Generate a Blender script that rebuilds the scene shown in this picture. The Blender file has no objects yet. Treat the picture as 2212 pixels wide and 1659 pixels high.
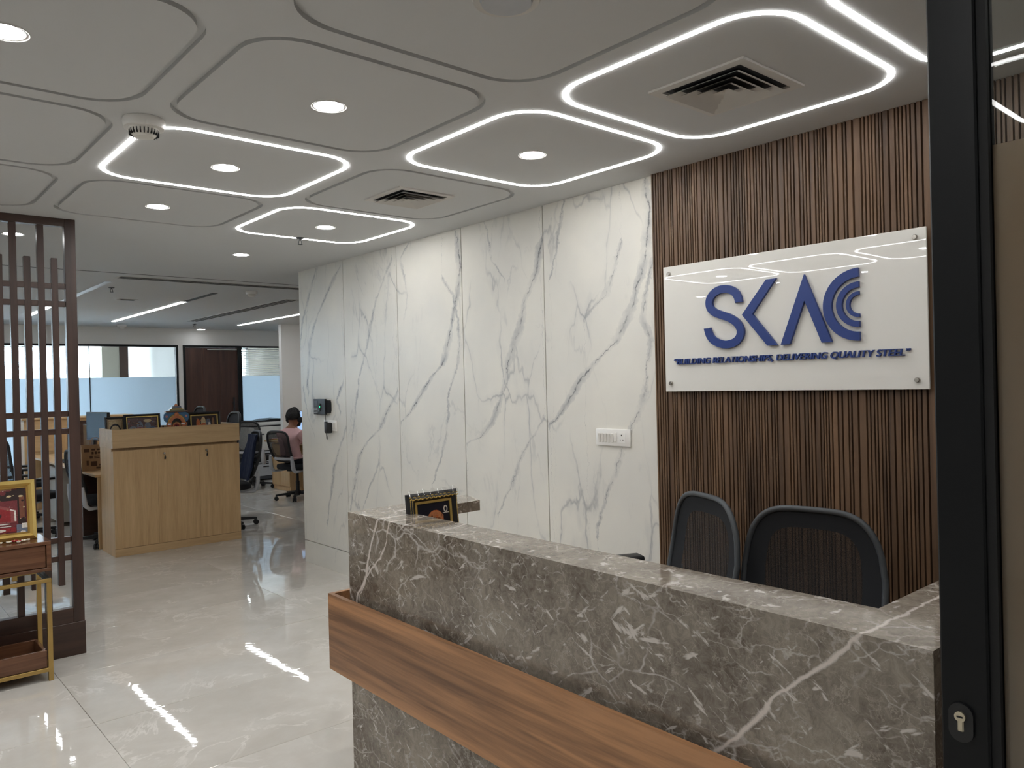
import bpy, bmesh, math, random
from mathutils import Matrix, Vector
PI = math.pi
random.seed(7)
SC = bpy.context.scene
COL = SC.collection

# ------------------------------------------------------------------ camera, world, exposure
def set_camera():
    yaw, pitch, roll = math.radians(41.056), math.radians(-0.133), math.radians(1.371)
    f = Vector((math.sin(yaw)*math.cos(pitch), math.cos(yaw)*math.cos(pitch), math.sin(pitch)))
    r = Vector((math.cos(yaw), -math.sin(yaw), 0))
    d = f.cross(r)
    r2 = math.cos(roll)*r + math.sin(roll)*d
    d2 = -math.sin(roll)*r + math.cos(roll)*d
    cam = bpy.data.cameras.new('camera'); o = bpy.data.objects.new('camera', cam); COL.objects.link(o)
    cam.sensor_fit = 'HORIZONTAL'; cam.sensor_width = 36; cam.lens = 36*1679/2212
    cam.clip_start = 0.05; cam.clip_end = 200
    m = Matrix(((r2.x, -d2.x, -f.x, 0), (r2.y, -d2.y, -f.y, 0), (r2.z, -d2.z, -f.z, 1.6), (0, 0, 0, 1)))
    o.matrix_world = m
    SC.camera = o
set_camera()
WORLD = bpy.data.worlds.new('world'); SC.world = WORLD; WORLD.use_nodes = True
_b = WORLD.node_tree.nodes['Background']
_b.inputs[0].default_value = (0.74, 0.86, 1.0, 1); _b.inputs[1].default_value = 16.0
SC.view_settings.view_transform = 'Standard'; SC.view_settings.look = 'None'
SC.view_settings.gamma = 1; SC.view_settings.use_curve_mapping = False
SC.view_settings.exposure = 0.3
SC.cycles.use_adaptive_sampling = True; SC.cycles.adaptive_threshold = 0.15
SC.cycles.max_bounces = 6; SC.cycles.diffuse_bounces = 4; SC.cycles.glossy_bounces = 3
SC.cycles.transparent_max_bounces = 12; SC.cycles.transmission_bounces = 6
SC.cycles.sample_clamp_indirect = 6.0; SC.cycles.caustics_reflective = False; SC.cycles.caustics_refractive = False
STRIP_POWER = 19.0
DOWNLIGHT_POWER = 92.0

H = 2.66          # ceiling height
WX = 3.236        # face of the reception wall
FARY = 13.85      # glazed partition of the cabins

# ------------------------------------------------------------------ mesh builder
class MB:
    def __init__(s): s.v = []; s.f = []; s.m = []
    def add(s, vs, fs, mi=0):
        b = len(s.v); s.v += [tuple(p) for p in vs]
        s.f += [tuple(b+i for i in q) for q in fs]; s.m += [mi]*len(fs); return s
    def box(s, x0, x1, y0, y1, z0, z1, mi=0):
        return s.add([(x0,y0,z0),(x1,y0,z0),(x1,y1,z0),(x0,y1,z0),(x0,y0,z1),(x1,y0,z1),(x1,y1,z1),(x0,y1,z1)],
            [(0,3,2,1),(4,5,6,7),(0,1,5,4),(1,2,6,5),(2,3,7,6),(3,0,4,7)], mi)
    def cbox(s, x0, x1, y0, y1, z0, z1, c=0.004, mi=0):
        bm = bmesh.new(); bmesh.ops.create_cube(bm, size=1)
        for v in bm.verts: v.co = Vector(((x0+x1)/2+v.co.x*(x1-x0), (y0+y1)/2+v.co.y*(y1-y0), (z0+z1)/2+v.co.z*(z1-z0)))
        bmesh.ops.bevel(bm, geom=bm.edges[:], offset=c, segments=1, affect='EDGES', profile=0.5)
        return s.bm(bm, mi)
    def rbox(s, x0, x1, y0, y1, z0, z1, c=0.01, seg=3, mi=0):
        bm = bmesh.new(); bmesh.ops.create_cube(bm, size=1)
        for v in bm.verts: v.co = Vector(((x0+x1)/2+v.co.x*(x1-x0), (y0+y1)/2+v.co.y*(y1-y0), (z0+z1)/2+v.co.z*(z1-z0)))
        bmesh.ops.bevel(bm, geom=bm.edges[:], offset=c, segments=seg, affect='EDGES', profile=0.5)
        return s.bm(bm, mi)
    def bm(s, bm, mi=0):
        bm.verts.index_update()
        s.add([v.co[:] for v in bm.verts], [[v.index for v in f.verts] for f in bm.faces], mi); bm.free(); return s
    def prism(s, poly, a0, a1, axis='z', mi=0):
        n = len(poly)
        if axis == 'z': mk = lambda p, a: (p[0], p[1], a)
        elif axis == 'x': mk = lambda p, a: (a, p[0], p[1])
        else: mk = lambda p, a: (p[0], a, p[1])
        vs = [mk(p, a0) for p in poly] + [mk(p, a1) for p in poly]
        fs = [tuple(range(n))[::-1], tuple(range(n, 2*n))] + [(i, (i+1) % n, n+(i+1) % n, n+i) for i in range(n)]
        return s.add(vs, fs, mi)
    def cyl(s, p0, p1, r0, r1=None, n=16, mi=0):
        r1 = r0 if r1 is None else r1
        p0, p1 = Vector(p0), Vector(p1); d = (p1-p0).normalized()
        u = d.orthogonal().normalized(); w = d.cross(u)
        vs = []
        for p, r in ((p0, r0), (p1, r1)):
            for i in range(n):
                a = 2*PI*i/n; vs.append(p+u*math.cos(a)*r+w*math.sin(a)*r)
        fs = [(i, (i+1) % n, n+(i+1) % n, n+i) for i in range(n)] + [tuple(range(n))[::-1], tuple(range(n, 2*n))]
        return s.add(vs, fs, mi)
    def lathe(s, prof, c=(0,0,0), n=24, mi=0, axis='z'):
        vs = []; k = len(prof)
        for i in range(n):
            a = 2*PI*i/n
            for r, z in prof:
                if axis == 'z': vs.append((c[0]+r*math.cos(a), c[1]+r*math.sin(a), c[2]+z))
                elif axis == 'x': vs.append((c[0]+z, c[1]+r*math.cos(a), c[2]+r*math.sin(a)))
                else: vs.append((c[0]+r*math.cos(a), c[1]+z, c[2]-r*math.sin(a)))
        fs = [(i*k+j, ((i+1) % n)*k+j, ((i+1) % n)*k+j+1, i*k+j+1) for i in range(n) for j in range(k-1)]
        fs.append(tuple(i*k for i in range(n))[::-1]); fs.append(tuple(i*k+k-1 for i in range(n)))
        return s.add(vs, fs, mi)
    def tube(s, pts, r, n=8, closed=False, mi=0, flat=1.0, up=None):
        P = [Vector(p) for p in pts]; m = len(P); vs = []
        rs = r if isinstance(r, (list, tuple)) else [r]*m
        u = None
        for i, p in enumerate(P):
            a = P[(i-1) % m] if (closed or i > 0) else p
            b = P[(i+1) % m] if (closed or i < m-1) else p
            d = (b-a).normalized()
            if up is not None: u = Vector(up)-d*Vector(up).dot(d)
            else: u = (d.orthogonal() if u is None else u-d*u.dot(d))
            u = u.normalized(); w = d.cross(u)
            for k in range(n):
                t = 2*PI*(k+.5)/n; vs.append(p+u*math.cos(t)*rs[i]+w*math.sin(t)*rs[i]*flat)
        L = m if closed else m-1
        fs = [(i*n+k, i*n+(k+1) % n, ((i+1) % m)*n+(k+1) % n, ((i+1) % m)*n+k) for i in range(L) for k in range(n)]
        if not closed: fs += [tuple(range(n))[::-1], tuple((m-1)*n+k for k in range(n))]
        return s.add(vs, fs, mi)
    def sell(s, c, r, e=0.4, n=16, mi=0, top_e=None):      # superellipsoid cushion
        f = lambda x, p: math.copysign(abs(x)**p, x)
        vs = []; fs = []; m = n//2
        for i in range(m+1):
            ph = -PI/2+PI*i/m
            for j in range(n):
                th = 2*PI*j/n
                vs.append((c[0]+r[0]*f(math.cos(ph), e)*f(math.cos(th), e), c[1]+r[1]*f(math.cos(ph), e)*f(math.sin(th), e), c[2]+r[2]*f(math.sin(ph), e)))
        fs = [(i*n+j, i*n+(j+1) % n, (i+1)*n+(j+1) % n, (i+1)*n+j) for i in range(m) for j in range(n)]
        return s.add(vs, fs, mi)
    def xf(s, M):
        s.v = [tuple(M @ Vector(p)) for p in s.v]; return s
    def mesh(s, name, mats, smooth=None):
        me = bpy.data.meshes.new(name); me.from_pydata(s.v, [], s.f)
        for m in (mats if isinstance(mats, (list, tuple)) else [mats]): me.materials.append(m)
        if max(s.m, default=0) > 0:
            for p, i in zip(me.polygons, s.m): p.material_index = i
        bm = bmesh.new(); bm.from_mesh(me); bmesh.ops.recalc_face_normals(bm, faces=bm.faces[:]); bm.to_mesh(me); bm.free()
        if smooth:
            for p in me.polygons: p.use_smooth = True
            me.set_sharp_from_angle(angle=math.radians(smooth))
        me.update(); return me
    def build(s, name, mats, parent=None, smooth=None, loc=None, rot=None):
        return put(name, s.mesh(name, mats, smooth), parent, loc, rot)

def put(name, me, parent=None, loc=None, rot=None, scale=None):
    o = bpy.data.objects.new(name, me); COL.objects.link(o)
    if parent is not None: o.parent = parent
    if loc is not None: o.location = loc
    if rot is not None: o.rotation_euler = rot
    if scale is not None: o.scale = scale
    return o
def tag(o, label, cat, group=None):
    o['label'] = label; o['category'] = cat
    if group: o['group'] = group
    return o
def thing(name, label, cat, loc=(0,0,0), rotz=0.0, group=None):
    o = bpy.data.objects.new(name, None); COL.objects.link(o)
    o.empty_display_size = 0.1; o.location = loc; o.rotation_euler = (0, 0, rotz)
    return tag(o, label, cat, group)
def struct(o, label=None, cat=None):
    o['kind'] = 'structure'
    if label: o['label'] = label
    if cat: o['category'] = cat
    return o

# ------------------------------------------------------------------ materials
def lin(c):
    return tuple(((x/255)/12.92 if x/255 <= 0.04045 else ((x/255+0.055)/1.055)**2.4) for x in c)+(1,)
class NT:
    def __init__(s, name):
        s.mat = bpy.data.materials.new(name); s.mat.use_nodes = True; s.t = s.mat.node_tree
        s.b = s.t.nodes['Principled BSDF']; s.out = s.t.nodes['Material Output']
    def n(s, typ, **kw):
        nd = s.t.nodes.new(typ)
        for k, v in kw.items():
            if k.startswith('i_'): nd.inputs[int(k[2:])].default_value = v
            else: setattr(nd, k, v)
        return nd
    def l(s, a, b): s.t.links.new(a, b)
    def math(s, op, a, b=None, clamp=False):
        nd = s.n('ShaderNodeMath', operation=op, use_clamp=clamp)
        for i, x in enumerate((a, b)):
            if x is None: continue
            if isinstance(x, (int, float)): nd.inputs[i].default_value = x
            else: s.l(x, nd.inputs[i])
        return nd.outputs[0]
    def mix(s, fac, a, b, blend='MIX'):
        nd = s.n('ShaderNodeMix', data_type='RGBA', blend_type=blend)
        for idx, x in ((0, fac), (6, a), (7, b)):
            if isinstance(x, (int, float)): nd.inputs[idx].default_value = x
            elif isinstance(x, tuple): nd.inputs[idx].default_value = x
            else: s.l(x, nd.inputs[idx])
        return nd.outputs[2]
    def pos(s, world=True, scale=(1,1,1), loc=(0,0,0), rot=(0,0,0)):
        src = s.n('ShaderNodeNewGeometry').outputs['Position'] if world else s.n('ShaderNodeTexCoord').outputs['Object']
        mp = s.n('ShaderNodeMapping'); s.l(src, mp.inputs[0])
        mp.inputs['Scale'].default_value = scale; mp.inputs['Location'].default_value = loc; mp.inputs['Rotation'].default_value = rot
        return mp.outputs[0]
    def noise(s, vec, scale=5, detail=4, rough=0.5, dist=0.0):
        nd = s.n('ShaderNodeTexNoise'); s.l(vec, nd.inputs['Vector'])
        nd.inputs['Scale'].default_value = scale; nd.inputs['Detail'].default_value = detail
        nd.inputs['Roughness'].default_value = rough; nd.inputs['Distortion'].default_value = dist
        return nd.outputs[0]
    def ramp(s, fac, stops):
        nd = s.n('ShaderNodeValToRGB'); s.l(fac, nd.inputs[0]); cr = nd.color_ramp
        while len(cr.elements) < len(stops): cr.elements.new(0.5)
        for e, (p, c) in zip(cr.elements, stops): e.position = p; e.color = c
        return nd.outputs[0]
    def maprange(s, v, a, b, c=0.0, d=1.0, smooth=False):
        nd = s.n('ShaderNodeMapRange', interpolation_type='SMOOTHSTEP' if smooth else 'LINEAR')
        s.l(v, nd.inputs[0])
        for i, x in enumerate((a, b, c, d)): nd.inputs[i+1].default_value = x
        return nd.outputs[0]
    def bump(s, h, strength=0.2, dist=0.01):
        nd = s.n('ShaderNodeBump'); nd.inputs['Strength'].default_value = strength; nd.inputs['Distance'].default_value = dist
        s.l(h, nd.inputs['Height']); s.l(nd.outputs[0], s.b.inputs['Normal'])
    def set(s, col=None, rough=None, metal=None, spec=None, coat=None):
        if col is not None:
            if isinstance(col, tuple): s.b.inputs['Base Color'].default_value = col
            else: s.l(col, s.b.inputs['Base Color'])
        if rough is not None:
            if isinstance(rough, (int, float)): s.b.inputs['Roughness'].default_value = rough
            else: s.l(rough, s.b.inputs['Roughness'])
        if metal is not None: s.b.inputs['Metallic'].default_value = metal
        if spec is not None: s.b.inputs['Specular IOR Level'].default_value = spec
        if coat is not None: s.b.inputs['Coat Weight'].default_value = coat; s.b.inputs['Coat Roughness'].default_value = 0.05
        return s.mat

def plain(name, c, rough=0.5, metal=0.0, var=0.06, scale=20, spec=0.5):
    t = NT(name); v = t.noise(t.pos(False), scale, 3)
    c = lin(c); lo = tuple(x*(1-var) for x in c[:3])+(1,); hi = tuple(min(1, x*(1+var)) for x in c[:3])+(1,)
    return t.set(t.mix(v, lo, hi), rough, metal, spec)

def wood(name, dark, light, axis='z', rough=0.35, scale=1.0, streak=0.5, world=False, coat=None, contrast=(0.3, 0.7), rand=0.0, along=0.06):
    t = NT(name)
    st = {'x': (along, 1, 1), 'y': (1, along, 1), 'z': (1, 1, along)}[axis]
    vec = t.pos(world, tuple(a*scale for a in st))
    a = t.noise(vec, 14, 5, 0.6, 0.6); b = t.noise(vec, 90, 3, 0.6)
    v = t.math('ADD', t.math('MULTIPLY', a, 1-streak*0.4), t.math('MULTIPLY', b, streak*0.4))
    fac = t.maprange(v, contrast[0], contrast[1])
    if rand:
        oi = t.n('ShaderNodeObjectInfo').outputs['Random']
        fac = t.math('ADD', fac, t.math('MULTIPLY', t.math('SUBTRACT', oi, 0.5), rand), True)
    t.bump(b, 0.05, 0.002)
    return t.set(t.mix(fac, lin(dark), lin(light)), rough, coat=coat)

def emit(name, c, strength):
    t = NT(name); t.t.nodes.remove(t.b)
    e = t.n('ShaderNodeEmission'); e.inputs[0].default_value = c; e.inputs[1].default_value = strength
    t.l(e.outputs[0], t.out.inputs[0]); return t.mat

def glass(name, tint=(0.93, 0.97, 0.97, 1), refl=0.6):
    t = NT(name); t.t.nodes.remove(t.b)
    lw = t.n('ShaderNodeFresnel'); lw.inputs[0].default_value = 1.5
    tr = t.n('ShaderNodeBsdfTransparent'); tr.inputs[0].default_value = tint
    gl = t.n('ShaderNodeBsdfGlossy'); gl.inputs['Roughness'].default_value = 0.01
    mx = t.n('ShaderNodeMixShader'); t.l(t.math('MULTIPLY', lw.outputs[0], refl*1.6, True), mx.inputs[0]); t.l(tr.outputs[0], mx.inputs[1]); t.l(gl.outputs[0], mx.inputs[2])
    t.l(mx.outputs[0], t.out.inputs[0]); return t.mat

def frosted(name, c, trans=0.75, gloss=0.06):
    t = NT(name); t.t.nodes.remove(t.b)
    tl = t.n('ShaderNodeBsdfTranslucent'); tl.inputs[0].default_value = lin(c)
    df = t.n('ShaderNodeBsdfDiffuse'); df.inputs[0].default_value = lin(c)
    gl = t.n('ShaderNodeBsdfGlossy'); gl.inputs['Roughness'].default_value = 0.15
    m1 = t.n('ShaderNodeMixShader'); m1.inputs[0].default_value = trans; t.l(df.outputs[0], m1.inputs[1]); t.l(tl.outputs[0], m1.inputs[2])
    m2 = t.n('ShaderNodeMixShader'); m2.inputs[0].default_value = gloss; t.l(m1.outputs[0], m2.inputs[1]); t.l(gl.outputs[0], m2.inputs[2])
    t.l(m2.outputs[0], t.out.inputs[0]); return t.mat

def meshcloth(name, c, see=0.35):
    t = NT(name); t.set(lin(c), 0.8)
    tr = t.n('ShaderNodeBsdfTransparent'); mx = t.n('ShaderNodeMixShader')
    vec = t.pos(False); ck = t.noise(vec, 400, 0)
    f = t.maprange(ck, 0.3, 0.7, see-0.15, see+0.15)
    t.l(f, mx.inputs[0]); t.l(t.b.outputs[0], mx.inputs[1]); t.l(tr.outputs[0], mx.inputs[2])
    t.l(mx.outputs[0], t.out.inputs[0]); return t.mat

VEINS = [  # (z, y) points of each vein of the white marble wall, width
 ([(1.332,3.377),(1.417,3.268),(1.605,3.11),(1.72,2.981),(1.809,2.84),(1.925,2.764),(2.044,2.696),(2.232,2.627),(2.422,2.59),(2.631,2.606)], 1.0),
 ([(0.713,3.013),(0.982,2.927),(1.182,2.826),(1.26,2.784),(1.324,2.75),(1.449,2.672),(1.646,2.635),(1.815,2.59),(1.917,2.655),(2.084,2.613),(2.224,2.575)], 0.6),
 ([(1.949,3.074),(2.003,3.025),(2.066,2.917),(2.186,2.845),(2.342,2.784)], 0.7),
 ([(2.219,3.347),(2.376,3.286),(2.536,3.261),(2.65,3.21)], 0.4),
 ([(1.189,4.205),(1.236,4.062),(1.332,3.928),(1.499,3.828),(1.735,3.737),(1.92,3.641),(2.102,3.57),(2.261,3.467),(2.446,3.41)], 1.0),
 ([(0.747,3.874),(0.907,3.767),(1.121,3.648),(1.256,3.536),(1.374,3.42)], 0.5),
 ([(2.268,3.763),(2.404,3.897),(2.59,3.928),(2.65,3.958)], 0.35),
 ([(1.316,5.005),(1.413,4.855),(1.567,4.698),(1.681,4.548),(1.728,4.462),(1.871,4.385),(2.014,4.341),(2.169,4.282),(2.4,4.22),(2.644,4.263)], 1.0),
 ([(0.882,4.61),(1.123,4.47),(1.239,4.427),(1.499,4.4),(1.691,4.301),(1.848,4.237),(2.04,4.26),(2.204,4.317),(2.346,4.437)], 0.5),
 ([(2.092,4.938),(2.26,4.881),(2.547,4.956),(2.65,4.863)], 0.4),
 ([(0.568,5.814),(0.769,5.742),(1.024,5.647),(1.143,5.523),(1.262,5.305),(1.409,5.19),(1.552,5.045)], 0.9),
 ([(1.153,5.762),(1.346,5.714),(1.538,5.652),(1.67,5.616),(1.873,5.503),(2.092,5.421),(2.302,5.306),(2.565,5.091)], 0.5),
 ([(0.571,5.616),(0.791,5.482),(0.986,5.346)], 0.4),
 ([(1.542,6.512),(1.626,6.544),(2.0,6.47),(2.239,6.323),(2.349,6.188),(2.529,5.995),(2.614,5.886)], 0.9),
 ([(0.403,6.22),(0.632,6.157),(0.9,6.077),(1.126,5.936),(1.246,5.86)], 0.7),
 ([(1.168,6.424),(1.331,6.551),(1.585,6.63)], 0.35),
 ([(2.011,6.66),(2.219,6.596),(2.496,6.425),(2.63,6.329)], 0.7),
 ([(1.381,5.947),(1.48,5.999),(1.578,5.937),(1.636,5.88)], 0.8),
]
def vein_layer(t, vert, horiz, pts, width, v0, v1, h0, h1, wob, maxw):
    """one vein: horizontal place and width as curves of the height"""
    g = t.n('ShaderNodeFloatCurve'); t.l(vert, g.inputs[1]); cv = g.mapping.curves[0]
    P = [((a-v0)/(v1-v0), (b-h0)/(h1-h0)) for a, b in pts]
    cv.points[0].location = P[0]; cv.points[1].location = P[-1]
    for p in P[1:-1]: cv.points.new(*p)
    for p in cv.points: p.handle_type = 'VECTOR'
    g.mapping.use_clip = False; g.mapping.extend = 'HORIZONTAL'; g.mapping.update()
    w = t.n('ShaderNodeFloatCurve'); t.l(vert, w.inputs[1]); cw = w.mapping.curves[0]
    z0, z1 = P[0][0], P[-1][0]; e = 0.012
    cw.points[0].location = (z0-e, 0.0); cw.points[1].location = (z1+e, 0.0)
    k = len(P)
    for i, p in enumerate(P):
        cw.points.new(min(max(p[0], z0+0.002), z1-0.002), width*(0.35+0.65*((i*37 % 11)/10.0)))
    for p in cw.points: p.handle_type = 'VECTOR'
    w.mapping.extend = 'HORIZONTAL'; w.mapping.update()
    d = t.math('ABSOLUTE', t.math('SUBTRACT', t.math('ADD', horiz, wob), g.outputs[0]))
    ww = t.math('ADD', t.math('MULTIPLY', w.outputs[0], maxw), 1e-6)
    return t.math('SUBTRACT', 1.0, t.math('DIVIDE', d, ww), True)

def mat_white_marble(veins):
    t = NT('white_marble'); geo = t.n('ShaderNodeNewGeometry'); sx = t.n('ShaderNodeSeparateXYZ'); t.l(geo.outputs['Position'], sx.inputs[0])
    z = t.math('DIVIDE', sx.outputs[2], 2.7); y = t.math('DIVIDE', t.math('SUBTRACT', sx.outputs[1], 2.5), 4.25)
    vec = t.pos(True)
    n1 = t.noise(vec, 7, 5, 0.65); n2 = t.noise(vec, 2.2, 3)
    wob = t.math('MULTIPLY', t.math('SUBTRACT', n1, 0.5), 0.022)
    wob = t.math('ADD', wob, t.math('MULTIPLY', t.math('SUBTRACT', t.noise(vec, 38, 2, 0.6), 0.5), 0.007))
    acc = None; dark = None
    for pts, w in veins:
        a = vein_layer(t, z, y, pts, w, 0, 2.7, 2.5, 6.75, wob, 0.0125)
        acc = a if acc is None else t.math('MAXIMUM', acc, a)
        b = t.math('MULTIPLY', t.maprange(a, 0.80, 0.97), min(1, w+0.1))
        dark = b if dark is None else t.math('MAXIMUM', dark, b)
    patch = t.maprange(t.noise(vec, 5, 4, 0.6), 0.36, 0.6)
    soft = t.math('MULTIPLY', t.math('POWER', acc, 0.55), t.math('ADD', t.math('MULTIPLY', patch, 0.75), 0.15))
    # faint secondary veins and clouds
    rot = t.pos(True, (1, 1, 0.45), rot=(0.5, 0, 0))
    r = t.math('ABSOLUTE', t.math('SUBTRACT', t.noise(rot, 1.6, 6, 0.6, 0.4), 0.5))
    fine = t.math('MULTIPLY', t.maprange(r, 0.012, 0.0), t.maprange(n2, 0.5, 0.72))
    c0 = t.mix(t.maprange(n2, 0.35, 0.75), lin((230, 227, 218)), lin((218, 216, 210)))
    vo = t.n('ShaderNodeTexVoronoi', feature='DISTANCE_TO_EDGE'); mp = t.pos(True, (0.2, 1.0, 0.42), rot=(0.35, 0, 0))
    dn = t.n('ShaderNodeTexNoise'); t.l(mp, dn.inputs['Vector']); dn.inputs['Scale'].default_value = 3.5; dn.inputs['Detail'].default_value = 5
    va = t.n('ShaderNodeVectorMath', operation='MULTIPLY_ADD'); t.l(dn.outputs[1], va.inputs[0]); va.inputs[1].default_value = (0.3, 0.3, 0.3); t.l(mp, va.inputs[2])
    t.l(va.outputs[0], vo.inputs['Vector']); vo.inputs['Scale'].default_value = 3.2
    near = t.maprange(t.noise(mp, 2.4, 3), 0.46, 0.62)
    net = t.math('MULTIPLY', t.maprange(vo.outputs['Distance'], 0.02, 0.0), near)
    wide = t.math('MULTIPLY', t.math('MULTIPLY', t.maprange(vo.outputs['Distance'], 0.09, 0.0), near), patch)
    c1 = t.mix(t.math('MULTIPLY', fine, 0.4), c0, lin((150, 153, 156)))
    c1 = t.mix(t.math('MULTIPLY', wide, 0.35), c1, lin((176, 178, 180)))
    c1 = t.mix(t.math('MULTIPLY', net, 0.6), c1, lin((142, 145, 149)))
    c2 = t.mix(t.math('MULTIPLY', soft, 0.85), c1, lin((164, 166, 168)))
    dk = t.math('MULTIPLY', dark, t.maprange(t.noise(vec, 16, 3), 0.42, 0.6))
    c3 = t.mix(t.math('MULTIPLY', dk, 0.9), c2, lin((98, 101, 105)))
    return t.set(c3, 0.42, spec=0.35)

DESK_VEINS = [
 ([(0.60,1.20),(0.709,1.088),(0.838,0.956),(0.89,0.921),(0.954,0.854),(1.005,0.791),(1.079,0.715)], 1.0),
 ([(0.70,2.82),(0.742,2.807),(0.85,2.729),(0.965,2.695),(1.079,2.63)], 1.1),
 ([(0.74,2.79),(0.83,2.74),(0.93,2.62),(1.0,2.57),(1.079,2.54)], 0.7),
]
def mat_desk_marble():
    t = NT('brown_marble'); geo = t.n('ShaderNodeNewGeometry'); sx = t.n('ShaderNodeSeparateXYZ'); t.l(geo.outputs['Position'], sx.inputs[0])
    vec = t.pos(True)
    z = t.math('DIVIDE', sx.outputs[2], 1.2); y = t.math('DIVIDE', t.math('SUBTRACT', sx.outputs[1], 0.4), 2.7)
    n1 = t.noise(vec, 14, 5, 0.65); big = t.noise(vec, 3.2, 4, 0.6)
    blot = t.noise(vec, 30, 7, 0.75, 1.0)
    base = t.mix(t.maprange(t.math('ADD', t.math('MULTIPLY', big, 0.5), t.math('MULTIPLY', blot, 0.5)), 0.38, 0.62), lin((92, 82, 72)), lin((156, 147, 134)))
    def crack(scale, th, lo, hi, stretch, rot, seed):
        v = t.n('ShaderNodeTexVoronoi', feature='DISTANCE_TO_EDGE')
        mp = t.pos(True, stretch, loc=seed, rot=rot)
        off = t.n('ShaderNodeTexNoise'); t.l(mp, off.inputs['Vector']); off.inputs['Scale'].default_value = scale*0.9; off.inputs['Detail'].default_value = 4
        vm = t.n('ShaderNodeVectorMath', operation='MULTIPLY_ADD'); t.l(off.outputs[1], vm.inputs[0]); vm.inputs[1].default_value = (0.16, 0.16, 0.16); t.l(mp, vm.inputs[2])
        t.l(vm.outputs[0], v.inputs['Vector']); v.inputs['Scale'].default_value = scale
        line = t.maprange(v.outputs['Distance'], th, 0.0)
        return t.math('MULTIPLY', line, t.maprange(t.noise(mp, scale*0.7, 3), lo, hi))
    a = crack(4.5, 0.022, 0.50, 0.62, (1, 1, 1.5), (0.6, 0, 0), (3, 1, 2))
    b = crack(11.0, 0.045, 0.45, 0.60, (1, 1, 1.6), (-0.5, 0.2, 0.1), (7, 5, 1))
    c = crack(24.0, 0.05, 0.43, 0.62, (1, 1, 1.0), (0.9, 0.3, 0), (1, 9, 4))
    wob = t.math('MULTIPLY', t.math('SUBTRACT', n1, 0.5), 0.016)
    big_v = None
    for pts, w in DESK_VEINS:
        q = vein_layer(t, z, y, pts, w, 0, 1.2, 0.4, 3.1, wob, 0.0052)
        q = t.maprange(q, 0.0, 0.7)
        big_v = q if big_v is None else t.math('MAXIMUM', big_v, q)
    def strokes(ang, scale, lo, hi, seed):
        mp = t.pos(True, loc=seed, rot=(ang, 0.0, ang*0.7)); m2 = t.n('ShaderNodeMapping'); t.l(mp, m2.inputs[0]); m2.inputs['Scale'].default_value = (0.5, 0.22, 1.0)
        return t.maprange(t.noise(m2.outputs[0], scale, 3, 0.6, 0.3), lo, hi)
    st = t.math('MAXIMUM', t.math('MAXIMUM', strokes(0.6, 38, 0.63, 0.69, (0, 0, 0)), strokes(-0.6, 42, 0.63, 0.69, (4, 2, 1))), strokes(0.15, 30, 0.665, 0.71, (2, 8, 3)))
    c = t.math('MAXIMUM', c, 0.0)
    c1 = t.mix(t.math('MULTIPLY', c, 0.5), base, lin((190, 180, 168)))
    c2 = t.mix(t.math('MULTIPLY', b, 0.65), c1, lin((205, 198, 190)))
    c3 = t.mix(t.math('MULTIPLY', a, 0.75), c2, lin((216, 209, 203)))
    c3 = t.mix(t.math('MULTIPLY', st, 0.85), c3, lin((214, 207, 200)))
    c4 = t.mix(t.math('MULTIPLY', big_v, 0.95), c3, lin((218, 208, 200)))
    return t.set(c4, 0.06, spec=0.5)

def mat_floor():
    t = NT('floor_marble'); vec = t.pos(True)
    oi = t.n('ShaderNodeObjectInfo').outputs['Random']
    vm = t.n('ShaderNodeVectorMath', operation='ADD'); cmb = t.n('ShaderNodeCombineXYZ')
    t.l(t.math('MULTIPLY', oi, 40.0), cmb.inputs[0]); t.l(t.math('MULTIPLY', oi, 23.0), cmb.inputs[2]); t.l(vec, vm.inputs[0]); t.l(cmb.outputs[0], vm.inputs[1])
    p = vm.outputs[0]
    a = t.noise(p, 1.6, 5, 0.6, 0.5); b = t.noise(p, 6, 5, 0.65)
    base = t.mix(t.maprange(a, 0.35, 0.7), lin((206, 202, 194)), lin((224, 220, 213)))
    base = t.mix(t.math('MULTIPLY', t.maprange(b, 0.4, 0.7), 0.35), base, lin((196, 188, 177)))
    r = t.math('ABSOLUTE', t.math('SUBTRACT', t.noise(p, 2.3, 7, 0.62, 0.7), 0.5))
    v = t.math('MULTIPLY', t.maprange(r, 0.022, 0.0), t.maprange(t.noise(p, 2.7, 2), 0.45, 0.62))
    col = t.mix(t.math('MULTIPLY', v, 0.65), base, lin((242, 238, 232)))
    t.bump(t.noise(vec, 18, 2, 0.5), 0.09, 0.002)
    return t.set(col, 0.025, spec=0.75)

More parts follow.
